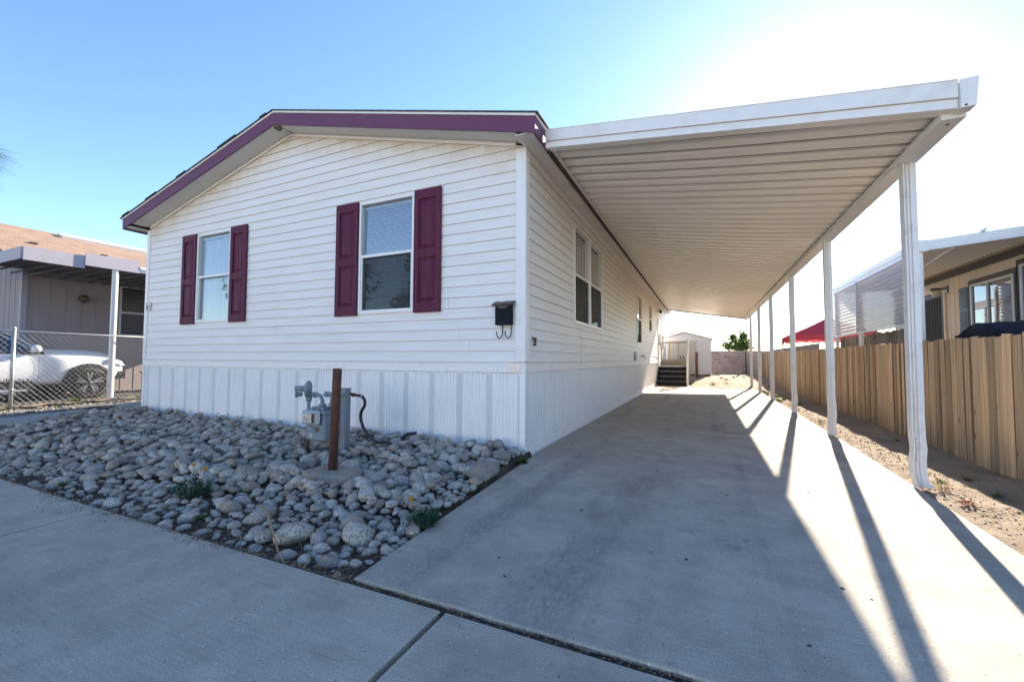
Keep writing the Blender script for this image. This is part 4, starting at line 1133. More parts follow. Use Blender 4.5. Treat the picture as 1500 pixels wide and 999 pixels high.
gm=thing('gas_meter','grey gas meter with pipes and regulator on the cobbles','gas meter',(-2.0,-1.08,.1))
x0,x1,y0,y1=-2.12,-1.84,-1.15,-.93
m=MB(); m.box(x0,x1,y0,y1,.20,.50,c=.018); m.box(x0-.008,x1+.008,y0-.008,y1+.008,.485,.535,c=.012); m.box(x0+.04,x1-.04,y0+.03,y1-.03,.535,.565,c=.01)
body=obj('meter_body',m,M['meter_grey'],gm,bevel=.004)
m=MB(); m.box(x0-.012,x1-.025,y0-.055,y0-.009,.38,.535,c=.02); obj('dial_housing',m,M['meter_pale'],gm,bevel=.008)
m=MB(); m.box(x0+.01,x0+.15,y0-.0575,y0-.0555,.415,.495); dp=obj('dial_plate',m,M['label_cream'],gm)
m=MB()
for k,(a,w) in enumerate(((.02,.09),(.03,.1),(.02,.05),(.085,.03))): m.box(x0+.012+a,x0+.012+a+w,y0-.0590,y0-.0578,.425+k*.017,.431+k*.017)
obj('dial_print',m,M['ink'],dp)
m=MB(); m.box(x0+.155,x0+.20,y0-.0565,y0-.0555,.405,.505); obj('rust_stain_plate',m,M['rust'],dp)
m=MB(); m.box(x0+.03,x0+.13,y0-.003,y0-.001,.305,.36); lb=obj('maker_label',m,M['label_blue'],gm)
m=MB()
for k in range(3): m.box(x0+.04,x0+.12-.02*k,y0-.0045,y0-.0035,.318+k*.012,.322+k*.012)
obj('label_print',m,M['label_cream'],lb)
m=MB(); m.lathe([(.0,0),(.028,0),(.028,.002),(.0,.002)],(x0+.09,y0-.001,.255),(0,-1,0),16); rl=obj('round_label',m,M['label_cream'],gm)
m=MB()
for k in range(9):
    a=k*.7; m.box(x0+.09+.018*math.cos(a)-.003,x0+.09+.018*math.cos(a)+.003,y0-.0045,y0-.0035,.255+.018*math.sin(a)-.003,.255+.018*math.sin(a)+.003)
obj('round_print',m,M['ink'],rl)
m=MB(); m.lathe([(.0,0),(.03,0),(.03,.004),(.0,.004)],(x0+.18,y0-.001,.33),(0,-1,0),16); obj('round_cover',m,M['bark'],gm)
m=MB()
m.tube([(-2.135,-1.10,.03),(-2.135,-1.10,.36),(-2.135,-1.10,.66)],.019,12)
m.lathe([(.0,0),(.03,0),(.03,.05),(.0,.05)],(-2.135,-1.10,.62),(0,0,1),8)
obj('riser_pipe',m,M['meter_grey'],gm)
m=MB(); m.tube([(-2.135,-1.10,.04),(-2.132,-1.11,.12),(-2.14,-1.10,.22)],[.03,.024,.021],9); obj('rusted_riser_foot',m,M['rust'],gm)
m=MB(); c=(-2.14,-1.105,.755)
m.lathe([(.0,-.03),(.055,-.028),(.086,-.012),(.092,0),(.092,.012),(.083,.02),(.05,.036),(.0,.04)],c,(-.8,-.6,.1),22)
m.tube([(-2.14,-1.105,.755),(-2.21,-1.15,.76),(-2.255,-1.18,.762)],[.036,.033,.030],12); m.tube([(-2.14,-1.10,.66),(-2.14,-1.10,.75)],.036,10)
m.tube([(-2.19,-1.15,.70),(-2.235,-1.175,.695)],.024,9); m.lathe([(.0,0),(.034,0),(.034,.025),(.0,.025)],(-2.225,-1.17,.697),(-.8,-.6,0),6)
for k in range(8):
    a=2*PI*k/8; u=Vector((-.6,.8,0)); w=Vector((0,0,1)); q=Vector(c)+u*.078*math.cos(a)+w*.078*math.sin(a); m.lathe([(0,0),(.008,0),(.008,.012),(0,.012)],q+Vector((-.8,-.6,0))*.012,(-.8,-.6,0),6)
obj('regulator',m,M['meter_grey'],gm)
m=MB()
m.tube([(-2.12,-1.09,.685),(-2.06,-1.07,.70),(-2.01,-1.055,.68),(-1.985,-1.05,.63),(-1.98,-1.05,.56)],.021,12)
m.lathe([(.0,0),(.036,0),(.036,.03),(.0,.03)],(-1.98,-1.05,.565),(0,0,1),8); m.lathe([(.0,0),(.03,0),(.03,.03),(.0,.03)],(-2.09,-1.08,.69),(.9,.3,.1),8)
obj('inlet_pipe',m,M['meter_grey'],gm)
m=MB()
m.tube([(-1.865,-1.03,.55),(-1.865,-1.03,.69)],.021,12); m.tube([(-1.935,-1.04,.70),(-1.90,-1.035,.70),(-1.7,-1.0,.70)],.022,12); m.lathe([(.0,0),(.026,.0),(.03,.02),(.03,.05),(.0,.05)],(-1.955,-1.043,.70),(1,.17,0),8)
m.lathe([(.0,0),(.032,0),(.032,.03),(.0,.03)],(-1.865,-1.03,.565),(0,0,1),8)
obj('outlet_pipe',m,M['meter_grey'],gm)
m=MB(); m.lathe([(.0,0),(.012,.0),(.012,.03),(.0,.03)],(-1.93,-1.0,.565),(0,0,1),6); obj('cap_bolt',m,M['rust'],gm)
# steel channel post and the black hose
m=MB(); m.box(-1.855,-1.845,-.965,-.885,.02,.755); m.box(-1.845,-1.735,-.965,-.957,.02,.755); m.box(-1.745,-1.735,-.957,-.885,.02,.755); m.box(-1.862,-1.728,-.972,-.88,.755,.765)
m.box(-1.795,-1.785,-.969,-.965,.05,.74)
tag(obj('channel_post',m,M['meter_grey']),'grey steel channel post standing behind the rusty pipe post','post')
hs_=thing('gas_hose','black flexible hose with rusty fitting looping down into the cobbles','hose',(-1.7,-.8,.1))
m=MB(); m.tube([(-1.735,-.90,.705),(-1.79,-.78,.680),(-1.70,-.76,.668)],.016,10); m.lathe([(.0,0),(.024,0),(.024,.03),(.0,.03)],(-1.80,-.80,.682),(.9,.2,-.1),6); obj('fitting',m,M['rust'],hs_)
m=MB(); m.lathe([(.0,0),(.02,0),(.022,.03),(.018,.05),(.0,.05)],(-1.735,-.755,.672),(.95,0,-.2),10); obj('clamp',m,M['galv'],hs_)
from mathutils import geometry
def smoothpath(P,n=6):
    P=[Vector(p) for p in P]; out=[]
    for i in range(len(P)-1):
        a=P[max(i-1,0)];b=P[i];c=P[i+1];d=P[min(i+2,len(P)-1)]
        for k in range(n):
            t=k/n; out.append(.5*((2*b)+(c-a)*t+(2*a-5*b+4*c-d)*t*t+(3*b-a-3*c+d)*t**3))
    return out+[P[-1]]
m=MB(); pth=smoothpath([(-1.71,-.755,.668),(-1.665,-.75,.63),(-1.66,-.75,.56),(-1.70,-.75,.50),(-1.715,-.75,.44),(-1.70,-.75,.37),(-1.65,-.75,.285),(-1.55,-.75,.20),(-1.45,-.75,.165),(-1.33,-.74,.175),(-1.27,-.70,.10)])
m.tube(pth,[.0175+.0025*math.sin(i*2.4) for i in range(len(pth))],10); obj('hose',m,M['rubber'],hs_)
m=MB(); pth=smoothpath([(-1.47,-.33,.10),(-1.43,-.32,.165),(-1.37,-.31,.195),(-1.29,-.30,.20)]); m.tube(pth,.02,10); m.lathe([(0,0),(.026,0),(.026,.02),(0,.02)],(-1.30,-.30,.2),(1,.1,0),8)
obj('hose_end',m,M['rubber'],hs_)
# ------------------------------------------------------------------ wooden fence on the right
fence=thing('wooden_fence','weathered tan board fence running beside the driveway','fence',(4.5,12,0))
rr=random.Random(5); y=-1.4; sec=None; k=0; m=MB(); hsec=1.36
def fh(y): return 1.352+.0055*max(0,y-3)
nb=0
while y<26.0:
    w=rr.uniform(.125,.150); h=fh(y)+rr.gauss(0,.007); t=.019; off=rr.gauss(0,.003); tilt=rr.gauss(0,.0012); tw=rr.gauss(0,.003)
    b0=-.06; g=rr.uniform(.013,.017); 
    if y>14: b0=.0
    # gently cupped, split topped board facing the driveway
    bow=rr.gauss(0,.003); V=[]
    for j,z in enumerate((b0,.45,.9,h)):
        o=off+bow*math.sin(PI*j/3); yy=y+tilt*z
        z2=z+(rr.gauss(0,.006) if j==3 else 0)
        V+=[(4.5+o-tw,yy,z),(4.5+o+tw,yy+w-g,z2),(4.5+o+tw+t,yy+w-g,z2),(4.5+o-tw+t,yy,z)]
    F=[]
    for j in range(3):
        for q in range(4): F.append((j*4+(q+1)%4,j*4+q,(j+1)*4+q,(j+1)*4+(q+1)%4))
    F+=[(0,1,2,3),(15,14,13,12)]
    b_=len(m.m); m.add(V,F)
    for j in range(3): m.m[b_+j*4+1]=1; m.m[b_+j*4+3]=1
    y+=w; nb+=1
    if nb%17==0 or y>=26.0:
        p=obj('board_panel',m,[M['fence'],M['fence_edge']],fence); m=MB()
for z in (.28,1.12):
    m=MB(); m.box(4.523,4.561,-1.4,26,z,z+.085); obj('rail',m,M['fence'],fence)
yy=-1.4
while yy<26.1:
    m=MB(); m.box(4.563,4.65,yy,yy+.088,-.1,1.25); obj('fence_post',m,M['grey_wood'],fence); yy+=2.4

# ------------------------------------------------------------------ back: block wall, shed, tree, posts
bw=thing('block_wall','low reddish concrete block wall closing the back yard','wall',(3,26.2,0))
m=MB(); m.box(-2,7,26.1,26.3,0,1.62); obj('block_face',m,M['block'],bw)
m=MB(); m.box(-2.02,7.02,26.08,26.32,1.622,1.68,c=.01); obj('cap_course',m,M['block'],bw)
shed=thing('garden_shed','white metal garden shed with beige double doors behind the steps','shed',(.9,21.3,.2))
sx0,sx1,sy0,sy1=-.42,2.22,20.2,22.8; pk=.9; ze,zp=2.19,2.58
m=MB(); m.prism([(sx0,sy0,.34),(sx1,sy0,.34),(sx1,sy0,ze),(pk,sy0,zp-.03),(sx0,sy0,ze)],(0,.03,0)); m.box(sx1-.03,sx1,sy0+.031,sy1,.34,ze); m.box(sx0,sx0+.03,sy0+.031,sy1,.34,ze); m.box(sx0+.03,sx1-.03,sy1-.03,sy1,.34,ze)
for k in range(16):
    xx=1.55+k*.045
    if xx<sx1-.02: m.box(xx,xx+.008,sy0-.006,sy0,.36,ze-.02)
obj('shed_wall',m,M['shed_white'],shed)
m=MB()
m.prism([(sx0-.08,sy0-.1,ze-.02),(pk,sy0-.1,zp),(pk,sy0-.1,zp+.05),(sx0-.08,sy0-.1,ze+.03)],(0,2.85,0)); m.prism([(pk,sy0-.1,zp),(sx1+.08,sy0-.1,ze-.02),(sx1+.08,sy0-.1,ze+.03),(pk,sy0-.1,zp+.05)],(0,2.85,0)); obj('shed_roof',m,M['shed_white'],shed)
for a,b in ((.03,.77),(.78,1.52)):
    m=MB(); m.box(a,b,sy0-.03,sy0-.004,.38,2.12)
    for k in range(5): m.box(a+.08+k*.14,a+.09+k*.14,sy0-.036,sy0-.030,.42,2.08)
    d=obj('shed_door',m,M['shed_beige'],shed)
    m=MB(); m.box(b-.09 if a<.5 else a+.05,b-.05 if a<.5 else a+.09,sy0-.06,sy0-.037,1.1,1.3); obj('handle',m,M['brown_metal'],d)
m=MB()
for k in range(4): m.box(sx0+.1+k*.78,sx0+.2+k*.78,sy0+.05,sy1-.05,.12,.335)
obj('skid',m,M['timber'],shed)
m=MB(); m.box(1.47,1.60,17.9,18.03,-.05,1.46); tag(obj('timber_post',m,M['timber'],bevel=.01),'short reddish timber post standing in front of the shed','post')
m=MB(); m.tube([(4.28,25.9,.2),(4.22,25.7,1.7),(4.08,25.6,2.6)],[.03,.022,.012],7); tag(obj('leaning_pole',m,M['black_metal']),'thin black pole leaning at the back corner above the block wall','pole')

def crown(name,parent,c,rx,ry,rz_,n,size,mat,seed,lobes=16):
    r=random.Random(seed); m=MB(); c=Vector(c)
    L=[]
    for i in range(lobes):
        a=r.uniform(0,6.28); e=r.uniform(-.75,1.); q=r.uniform(.35,.85)
        L.append((c+Vector((rx*q*math.cos(a)*math.sqrt(1-e*e*.7),ry*q*math.sin(a)*math.sqrt(1-e*e*.7),rz_*q*e)),r.uniform(.26,.46)))
    for i in range(n):
        lc,ls=r.choice(L); d=Vector((r.gauss(0,1),r.gauss(0,1),r.gauss(0,1))).normalized()*(r.random()**.45)
        p=lc+Vector((d.x*rx*ls,d.y*ry*ls,d.z*rz_*ls))
        nn=Vector((r.gauss(0,1),r.gauss(0,1),r.gauss(.6,1))).normalized(); u=nn.orthogonal().normalized(); v=nn.cross(u); s=size*r.uniform(.6,1.3)
        a=r.uniform(0,6.28); u,v=u*math.cos(a)+v*math.sin(a),v*math.cos(a)-u*math.sin(a)
        m.add([p-u*s,p-v*s*.42,p+u*s,p+v*s*.42],[(0,1,2,3)])
    return obj(name,m,M[mat],parent),L
def tree(name,label,base,h,rx,rz_,n,size,mat,seed,trunk_r=.14,lobes=16):
    t=thing(name,label,'tree',base); b=Vector(base); c=b+Vector((0,0,h-rz_))
    cr,L=crown('crown',t,c,rx,rx,rz_,n,size,mat,seed,lobes)
    m=MB(); m.tube([b-Vector((0,0,.1)),b+Vector((.05,0,(h-rz_)*.5)),c],[trunk_r,trunk_r*.75,trunk_r*.45],9)
    for i,(lc,ls) in enumerate(L[:9]):
        s=b+Vector((.03,0,(h-rz_)*(.6+.04*i))); m.tube([s,(s+lc)/2+Vector((0,0,.1)),lc],[trunk_r*.35,trunk_r*.22,trunk_r*.08],6)
    obj('trunk',m,M['bark'],t); return t
tree('leafy_tree','small green leafy tree rising behind the block wall',(4.05,30,.1),3.15,.95,1.0,3600,.08,'leaf',4,.07,24)
# trees and a house mirrored in the front windows; house added for warm bounce light
tree('shade_tree','broad green shade tree across the street, mirrored in the left window',(-19,-13,-.1),9.5,4.4,3.6,9000,.20,'leaf',8,.3,26)
tree('shade_tree','tall green tree across the street, mirrored in the right window',(-13.5,-17,-.1),7.2,2.6,2.6,5000,.17,'leaf_dark',9,.25,20)
oh=thing('house_across','pale house with low gable across the street, added for bounce light, mirrored in the windows','house',(-8,-20,0))
m=MB(); m.prism([(-17,-20,-.15),(1,-20,-.15),(1,-20,3.1),(-8,-20,4.9),(-17,-20,3.1)],(0,-.2,0)); m.box(-17,-16.8,-30,-20.2,-.15,3.1); m.box(.8,1,-30,-20.2,-.15,3.1); m.box(-17,1,-30.2,-30,-.15,3.1); obj('wall',m,M['siding'],oh)
m=MB()
for s in (-1,1): m.prism([(-8,-19.6,4.95),(-8+s*9.4,-19.6,3.07),(-8+s*9.4,-19.6,3.15),(-8,-19.6,5.03)],(0,-10.8,0))
obj('roof',m,M['shingle_tan'],oh)
for x in (-13.5,-8,-3):
    m=MB()
    for a,b,c,d in ((x-.8,x-.74,1.4,2.6),(x+.74,x+.8,1.4,2.6),(x-.74,x+.74,1.4,1.46),(x-.74,x+.74,2.54,2.6),(x-.02,x+.02,1.46,2.54)): m.box(a,b,-19.99,-19.94,c,d)
    w=obj('window',m,M['brown_trim'],oh); m=MB(); m.box(x-.74,x+.74,-19.985,-19.97,1.46,2.54); obj('pane',m,M['glass_tint'],w)
# ------------------------------------------------------------------ palm at the far left edge
def palm(base,h,label):
    t=thing('palm_tree',label,'tree',base); b=Vector(base); c=b+Vector((0,0,h))
    m=MB(); m.tube([b+Vector((.03*math.sin(k*1.3),0,h*k/10)) for k in range(11)],[.22-.008*k for k in range(11)],12); obj('trunk',m,M['bark'],t)
    r=random.Random(3); m=MB()
    for i in range(46):
        a=r.uniform(0,6.28); e=r.uniform(-.7,1.2); d=Vector((math.cos(a)*math.cos(e),math.sin(a)*math.cos(e),math.sin(e)))
        st=c+d*.85; m.tube([c,st],[.018,.01],4)
        s=d.cross(Vector((0,0,1))).normalized(); u=s.cross(d)
        for k in range(-10,11):
            q=(d*math.cos(k*.13)+s*math.sin(k*.13)).normalized(); blade(m,st,q+u*.08*abs(k)*.1,r.uniform(.75,.95),.012,r.uniform(.1,.35),0,3)
    obj('crown',m,M['palm_leaf'],t)
palm((-18.4,-.5,.0),7.25,'fan palm whose frond tips reach in at the left edge')

# ------------------------------------------------------------------ chain link fence
A=Vector((-9.95,-3.25,.1)); D=Vector((-.223,.975,0)).normalized(); LEN=9.0; H=1.5
cf=thing('chain_link_fence','galvanised chain link fence in front of the parked white car','fence',tuple(A))
m=MB(); p=.105; wr=.0017
n=int(LEN/p)
def wire(s0,z0,s1,z1,o):
    a=A+D*s0+Vector((0,0,z0)); b=A+D*s1+Vector((0,0,z1)); sd=Vector((D.y,-D.x,0))*o
    m.tube([a+sd,b+sd],wr,3,0,False,False)
hh=H-.06
k=-int(hh/p)-1
while k<=n:
    s0=k*p; s1=s0+hh
    a,b=max(0,s0),min(LEN,s1)
    if b>a:
        wire(a,.03+(a-s0),b,.03+(b-s0),.002); wire(a,.03+hh-(a-s0),b,.03+hh-(b-s0),-.002)
    k+=1
obj('wire_mesh',m,M['galv'],cf)
m=MB(); m.tube([A+Vector((0,0,H)),A+D*LEN+Vector((0,0,H))],.021,10); obj('top_rail',m,M['galv'],cf)
for s in (.0,2.32,4.9,7.4):
    m=MB(); b=A+D*s; m.tube([b-Vector((0,0,.1)),b+Vector((0,0,H+.05))],.03,10); m.lathe([(0,0),(.034,0),(.036,.02),(.015,.05),(0,.055)],b+Vector((0,0,H+.04)),(0,0,1),10)
    fp=obj('fence_post',m,M['galv'],cf)
    m=MB()
    for z in (.35,.75,1.15): m.lathe([(0,0),(.0345,0),(.0345,.02),(0,.02)],b+Vector((0,0,z)),(0,0,1),10)
    obj('tie_band',m,M['galv'],fp)
m=MB(); m.box(-10.62,-10.50,-1.28,-1.16,.05,1.18); tag(obj('wooden_stake',m,M['timber'],bevel=.008),'dark brown wooden stake behind the chain link fence post','stake')

# ------------------------------------------------------------------ left neighbour
nb=thing('neighbour_house','taupe house with tan shingle roof beyond the chain link fence','house',(-18,6,.1))
HX=-14.2; HY=.16
m=MB()
m.box(HX-.1,HX,HY,14,.1,3.62); m.box(-22,HX-.1,HY,HY+.1,.1,3.62)
u=HY+.18
while u<14: m.box(HX-.002,HX+.006,u,u+.012,.12,3.6); u+=.32
u=-22
while u<HX-.15: m.box(u,u+.012,HY-.006,HY+.002,.12,3.6); u+=.32
m.prism([(-22.2,HY,3.62),(HX,HY,3.62),(-18.1,HY,5.05)],(0,.1,0))
obj('wall',m,M['taupe'],nb)
m=MB(); m.box(HX-.09,HX+.02,HY-.02,HY-.006,.1,3.6); m.box(HX+.006,HX+.02,HY-.006,HY+.09,.1,3.6); obj('corner_board',m,M['lavender'],nb)
m=MB()
m.prism([(-18,HY-.45,5.18),(-13.75,HY-.45,3.60),(-13.75,HY-.45,3.67),(-18,HY-.45,5.25)],(0,15,0)); m.prism([(-18,HY-.45,5.18),(-22.3,HY-.45,3.60),(-22.3,HY-.45,3.67),(-18,HY-.45,5.25)],(0,15,0))
rf=obj('roof',m,M['shingle_tan'],nb)
m=MB(); m.obox((-17.55,3.4,5.12),(.18,0,-.065),(0,1.5,0),(.02,0,.05)); obj('ridge_vent',m,M['white_trim'],rf)
for y in (1.55,-.0): 
    m=MB(); m.box(-15.5,-15.36,y+.6,y+.74,4.2,4.34); obj('roof_vent',m,M['brown_metal'],rf)
m=MB(); m.prism([(-18,HY-.47,5.0),(-13.72,HY-.47,3.42),(-13.72,HY-.47,3.62),(-18,HY-.47,5.2)],(0,.02,0)); obj('rake_fascia',m,M['lavender'],nb)
m=MB(); f=.05; wy0,wy1,wz0,wz1=2.15,3.3,1.75,3.25
for a,b,c,d in ((wy0,wy0+f,wz0,wz1),(wy1-f,wy1,wz0,wz1),(wy0+f,wy1-f,wz0,wz0+f),(wy0+f,wy1-f,wz1-f,wz1),(wy0+f,wy1-f,2.42,2.48)): m.box(HX+.007,HX+.05,a,b,c,d)
w=obj('window',m,M['alu_frame'],nb)
m=MB(); m.box(HX+.008,HX+.012,wy0+f,wy1-f,wz0+f,wz1-f); obj('pane',m,M['glass_tint'],w)
m=MB()
for k in range(26): m.box(HX+.0135,HX+.0165,wy0+f+.02,wy1-f-.02,wz0+.12+k*.05,wz0+.145+k*.05)
obj('blind',m,pmat('dim_blind',(.16,.15,.135),.7,.1),w)
m=MB(); m.lathe([(.0,0),(.07,0),(.07,.02),(.03,.03),(.03,.07),(.09,.09),(.11,.14),(.10,.22),(.04,.26),(.0,.27)],(HX+.006,1.3,2.74),(1,0,0),18); obj('wall_lamp',m,pmat('bronze_lamp',(.10,.07,.05),.5,.2),nb)
m=MB(); m.tube([(HX+.01,1.3,2.62),(HX+.01,1.3,2.0)],.006,5); obj('lamp_cable',m,M['lavender'],nb)
# its awning over the drive
aw=thing('carport_awning','lavender trimmed awning on white posts over the white car','awning',(-12.5,1,.1))
m=MB(); m.prism([(-14.15,-.75,3.36),(-11.070,-.75,3.24),(-11.070,-.75,3.29),(-14.15,-.75,3.41)],(0,9,0))
y=-.7
while y<8.2: m.box(-14.1,-11.090,y,y+.03,3.20,3.235); y+=.3
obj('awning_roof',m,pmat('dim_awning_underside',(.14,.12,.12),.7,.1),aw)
m=MB(); m.box(-11.065,-11.035,-.76,.2,3.13,3.42); m.box(-14.9,-11.070,-.79,-.76,3.15,3.40); m.prism([(-11.035,.2,3.20),(-11.035,1.22,3.20),(-11.035,1.22,3.50),(-11.035,.2,3.48)],(.035,0,0)); obj('fascia',m,M['lavender'],aw)
m=MB(); m.box(-11.065,-11.020,1.24,8.2,3.22,3.36); m.box(-11.020,-10.990,1.24,8.2,3.30,3.36); obj('gutter',m,M['white_alu'],aw)
for y in (.71,4.2):
    m=MB(); m.box(-11.080,-11.030,y,y+.05,.1,3.21); m.box(-11.045,-11.015,y+.052,y+.085,.1,3.21); m.box(-11.085,-11.045,y+.086,y+.12,.1,3.21); obj('post',m,M['white_alu'],aw,bevel=.004)

# the white crossover
def car(name,label,loc,rz,paint,lettering=False):
    """faces local +y; local x right"""
    t=thing(name,label,'car',loc,rz); W2=.90
    # station: y, z bottom, sill z, belt z, top z, half width at belt, half width top
    S=[(-3.45,.45,.55,.98,1.00,.74,.62),(-3.3,.36,.50,1.02,1.06,.84,.74),(-2.8,.32,.46,1.06,1.10,.895,.80),(-1.5,.30,.44,1.04,1.09,.90,.81),(-.65,.30,.44,1.03,1.12,.90,.80),(-.30,.30,.44,1.02,1.17,.90,.79),(0,.30,.44,1.01,1.16,.90,.76),(.40,.30,.45,1.02,1.165,.895,.74),(.80,.32,.47,1.0,1.145,.885,.72),(1.08,.34,.49,.95,1.09,.86,.68),(1.28,.36,.5,.88,.99,.80,.62),(1.40,.42,.55,.78,.84,.70,.54)]
    m=MB(); V=[];n=0
    for (y,zb,zs,zl,zt,w,wt) in S:
        half=[(w*.90,zb),(w*.985,zs),(w*1.0,(zs+zl)*.5),(w*.985,zl-.05),(w*.955,zl),(wt,zt),(wt*.5,zt+.02)]
        ring=[(a,y,z) for a,z in half]+[(-a,y,z) for a,z in half[::-1]]; n=len(ring); V+=ring
    F=[]
    for i in range(len(S)-1):
        for k in range(n): F.append((i*n+k,(i+1)*n+k,(i+1)*n+(k+1)%n,i*n+(k+1)%n))
    F+=[tuple(range(n)),tuple(range(len(S)*n-1,(len(S)-1)*n-1,-1))]
    m.add(V,F,0,True); b=obj('body',m,paint,t,local=True); b.modifiers.new('s','SUBSURF').levels=1; b.modifiers['s'].render_levels=2
    # cabin
    G=[(-3.25,1.04,1.08,.72),(-3.05,1.05,1.52,.64),(-2.6,1.07,1.68,.60),(-1.6,1.07,1.72,.60),(-1.0,1.07,1.68,.595),(-.82,1.08,1.62,.59),(-.02,1.10,1.12,.70)]
    m=MB(); V=[]
    for (y,z0,z1,wt) in G: V+=[(.84,y,z0),(wt+.03,y,z1-.06),(wt-.06,y,z1),(-wt+.06,y,z1),(-wt-.03,y,z1-.06),(-.84,y,z0)]
    F=[]
    for i in range(len(G)-1):
        for k in range(5): F.append((i*6+k,(i+1)*6+k,(i+1)*6+k+1,i*6+k+1))
    F+=[tuple(range(6)),tuple(range(len(G)*6-1,len(G)*6-7,-1))]
    m.add(V,F,0,False); cb=obj('cabin',m,paint,t,local=True,bevel=.02)
    for s in (-1,1):
        m=MB()
        def wx(z): return s*(.846-(z-1.07)*.36)
        for poly in (((-2.95,1.10),(-1.75,1.10),(-1.75,1.56),(-2.55,1.56),(-2.85,1.42)),((-1.68,1.10),(-.28,1.12),(-.98,1.56),(-1.68,1.56))):
            m.prism([(wx(z),y,z) for y,z in poly],(s*.008,0,0))
        obj('side_window',m,M['glass_tint' if False else 'black_glass'],cb,local=True)
        m=MB(); m.bar((wx(1.09)+s*.01,-.16,1.09),(wx(1.60)+s*.01,-.92,1.60),.05,.03); m.box(wx(1.08),wx(1.08)+s*.02,-2.95,-.15,1.06,1.095); obj('window_trim',m,M['car_trim'],cb,local=True)
        m=MB(); m.lathe([(.0,-.10),(.06,-.09),(.085,-.03),(.085,.03),(.06,.09),(.0,.1)],(s*1.02,-.33,1.17),(1,0,.0),12); m.bar((s*.86,-.33,1.10),(s*1.0,-.33,1.12),.08,.04); obj('mirror',m,paint,t,local=True)
        m=MB(); m.box(s*.875,s*.905,-2.1,-.32,.30,.44); m.box(s*.86,s*.915,-1.95,-.40,.235,.275,1); obj('sill_cladding',m,[M['car_trim'],M['lens']],t,local=True)
        for wy in (-2.02-.02,.62):
            m=MB(); Vv=[];K=20
            for k in range(K+1):
                a=-.25+(PI+.5)*k/K
                for r_,x_ in ((.385,.87),(.385,.925),(.47,.925),(.47,.87)): Vv.append((s*x_,wy+r_*math.cos(a),.365+r_*math.sin(a)))
            m.add(Vv,[(i*4+q,i*4+(q+1)%4,(i+1)*4+(q+1)%4,(i+1)*4+q) for i in range(K) for q in range(4)]); 
            m.lathe([(0,0),(.40,0),(.40,.02),(0,.02)],(s*.90,wy,.365),(s,0,0),26); obj('wheel_arch',m,M['car_trim'],t,local=True)
            m=MB(); m.lathe([(.26,-.10),(.34,-.11),(.362,-.09),(.366,0),(.362,.015),(.34,.035),(.26,.03),(.255,.0)],(s*.915,wy,.366),(s,0,0),36); tw=obj('wheel',m,M['tyre'],t,local=True)
            m=MB(); m.lathe([(.262,.02),(.262,.036),(.24,.034),(.235,-.03),(.0,-.035)],(s*.915,wy,.366),(s,0,0),30)
            m.lathe([(0,0),(.045,0),(.05,.035),(.0,.04)],(s*.92,wy,.366),(s,0,0),12)
            for k in range(5):
                for e in (-.16,.16):
                    a=2*PI*k/5+.3; o_=Vector((s*.945,wy,.366)); d0=Vector((0,math.cos(a),math.sin(a))); d1=Vector((0,math.cos(a+e),math.sin(a+e)))
                    m.bar(o_+d0*.03,o_+d1*.245+Vector((s*.0,0,0)),.030,.014,1,up=(1,0,0))
            obj('rim',m,[M['car_trim'],M['wheel_silver']],tw,local=True)
        m=MB(); m.prism([(s*.85,.98,.86),(s*.78,1.26,.78),(s*.70,1.36,.77),(s*.74,1.27,.90),(s*.84,.98,.95)],(s*.05,.02,0)); obj('headlight',m,M['lens'],t,local=True)
        m=MB(); m.box(s*.62,s*.815,1.18,1.37,.44,.64); obj('fog_lamp',m,M['car_trim'],t,local=True)
        m=MB(); m.box(s*.905,s*.9065,-.245,-.24,.5,1.0); m.box(s*.903,s*.9065,-1.72,-1.715,.5,1.03); obj('door_seam',m,M['car_trim'],t,local=True)
    if lettering:
        cu=bpy.data.curves.new('lettering','FONT'); cu.body='SUBARU'; cu.size=.16; cu.extrude=.002; cu.space_character=1.1; cu.materials.append(M['ink'])
        text_mesh('lettering',cu,M['ink'],(.908,-.86-.03,.40),(PI/2,0,PI/2),t,(.78,1,1))
    return t
M['black_glass']=pmat('dark_car_glass',(.03,.05,.07),.08,.1)
car('white_car','white crossover with black cladding parked behind the chain link fence',(-12.71,.03,.105),0,M['car_white'],True)
m=MB(); m.lathe([(.22,-.12),(.38,-.12),(.44,-.08),(.45,0),(.44,.08),(.38,.12),(.22,.10)],(-13.2,2.9,1.12),(.8,-.6,0),30); m.lathe([(0,.0),(.22,.0),(.22,.03),(0,.03)],(-13.2,2.9,1.12),(.8,-.6,0),20,1)
sp=obj('spare_tyre',m,[M['rubber'],M['lens']]); tag(sp,'black tyre resting on a dark bin by the neighbour house','tyre')
m=MB(); m.box(-13.7,-12.8,2.55,3.3,.1,.68,c=.03); m.box(-13.73,-12.77,2.52,3.33,.62,.665); tag(obj('storage_bin',m,M['black_metal']),'black storage bin under the tyre by the neighbour house','bin')

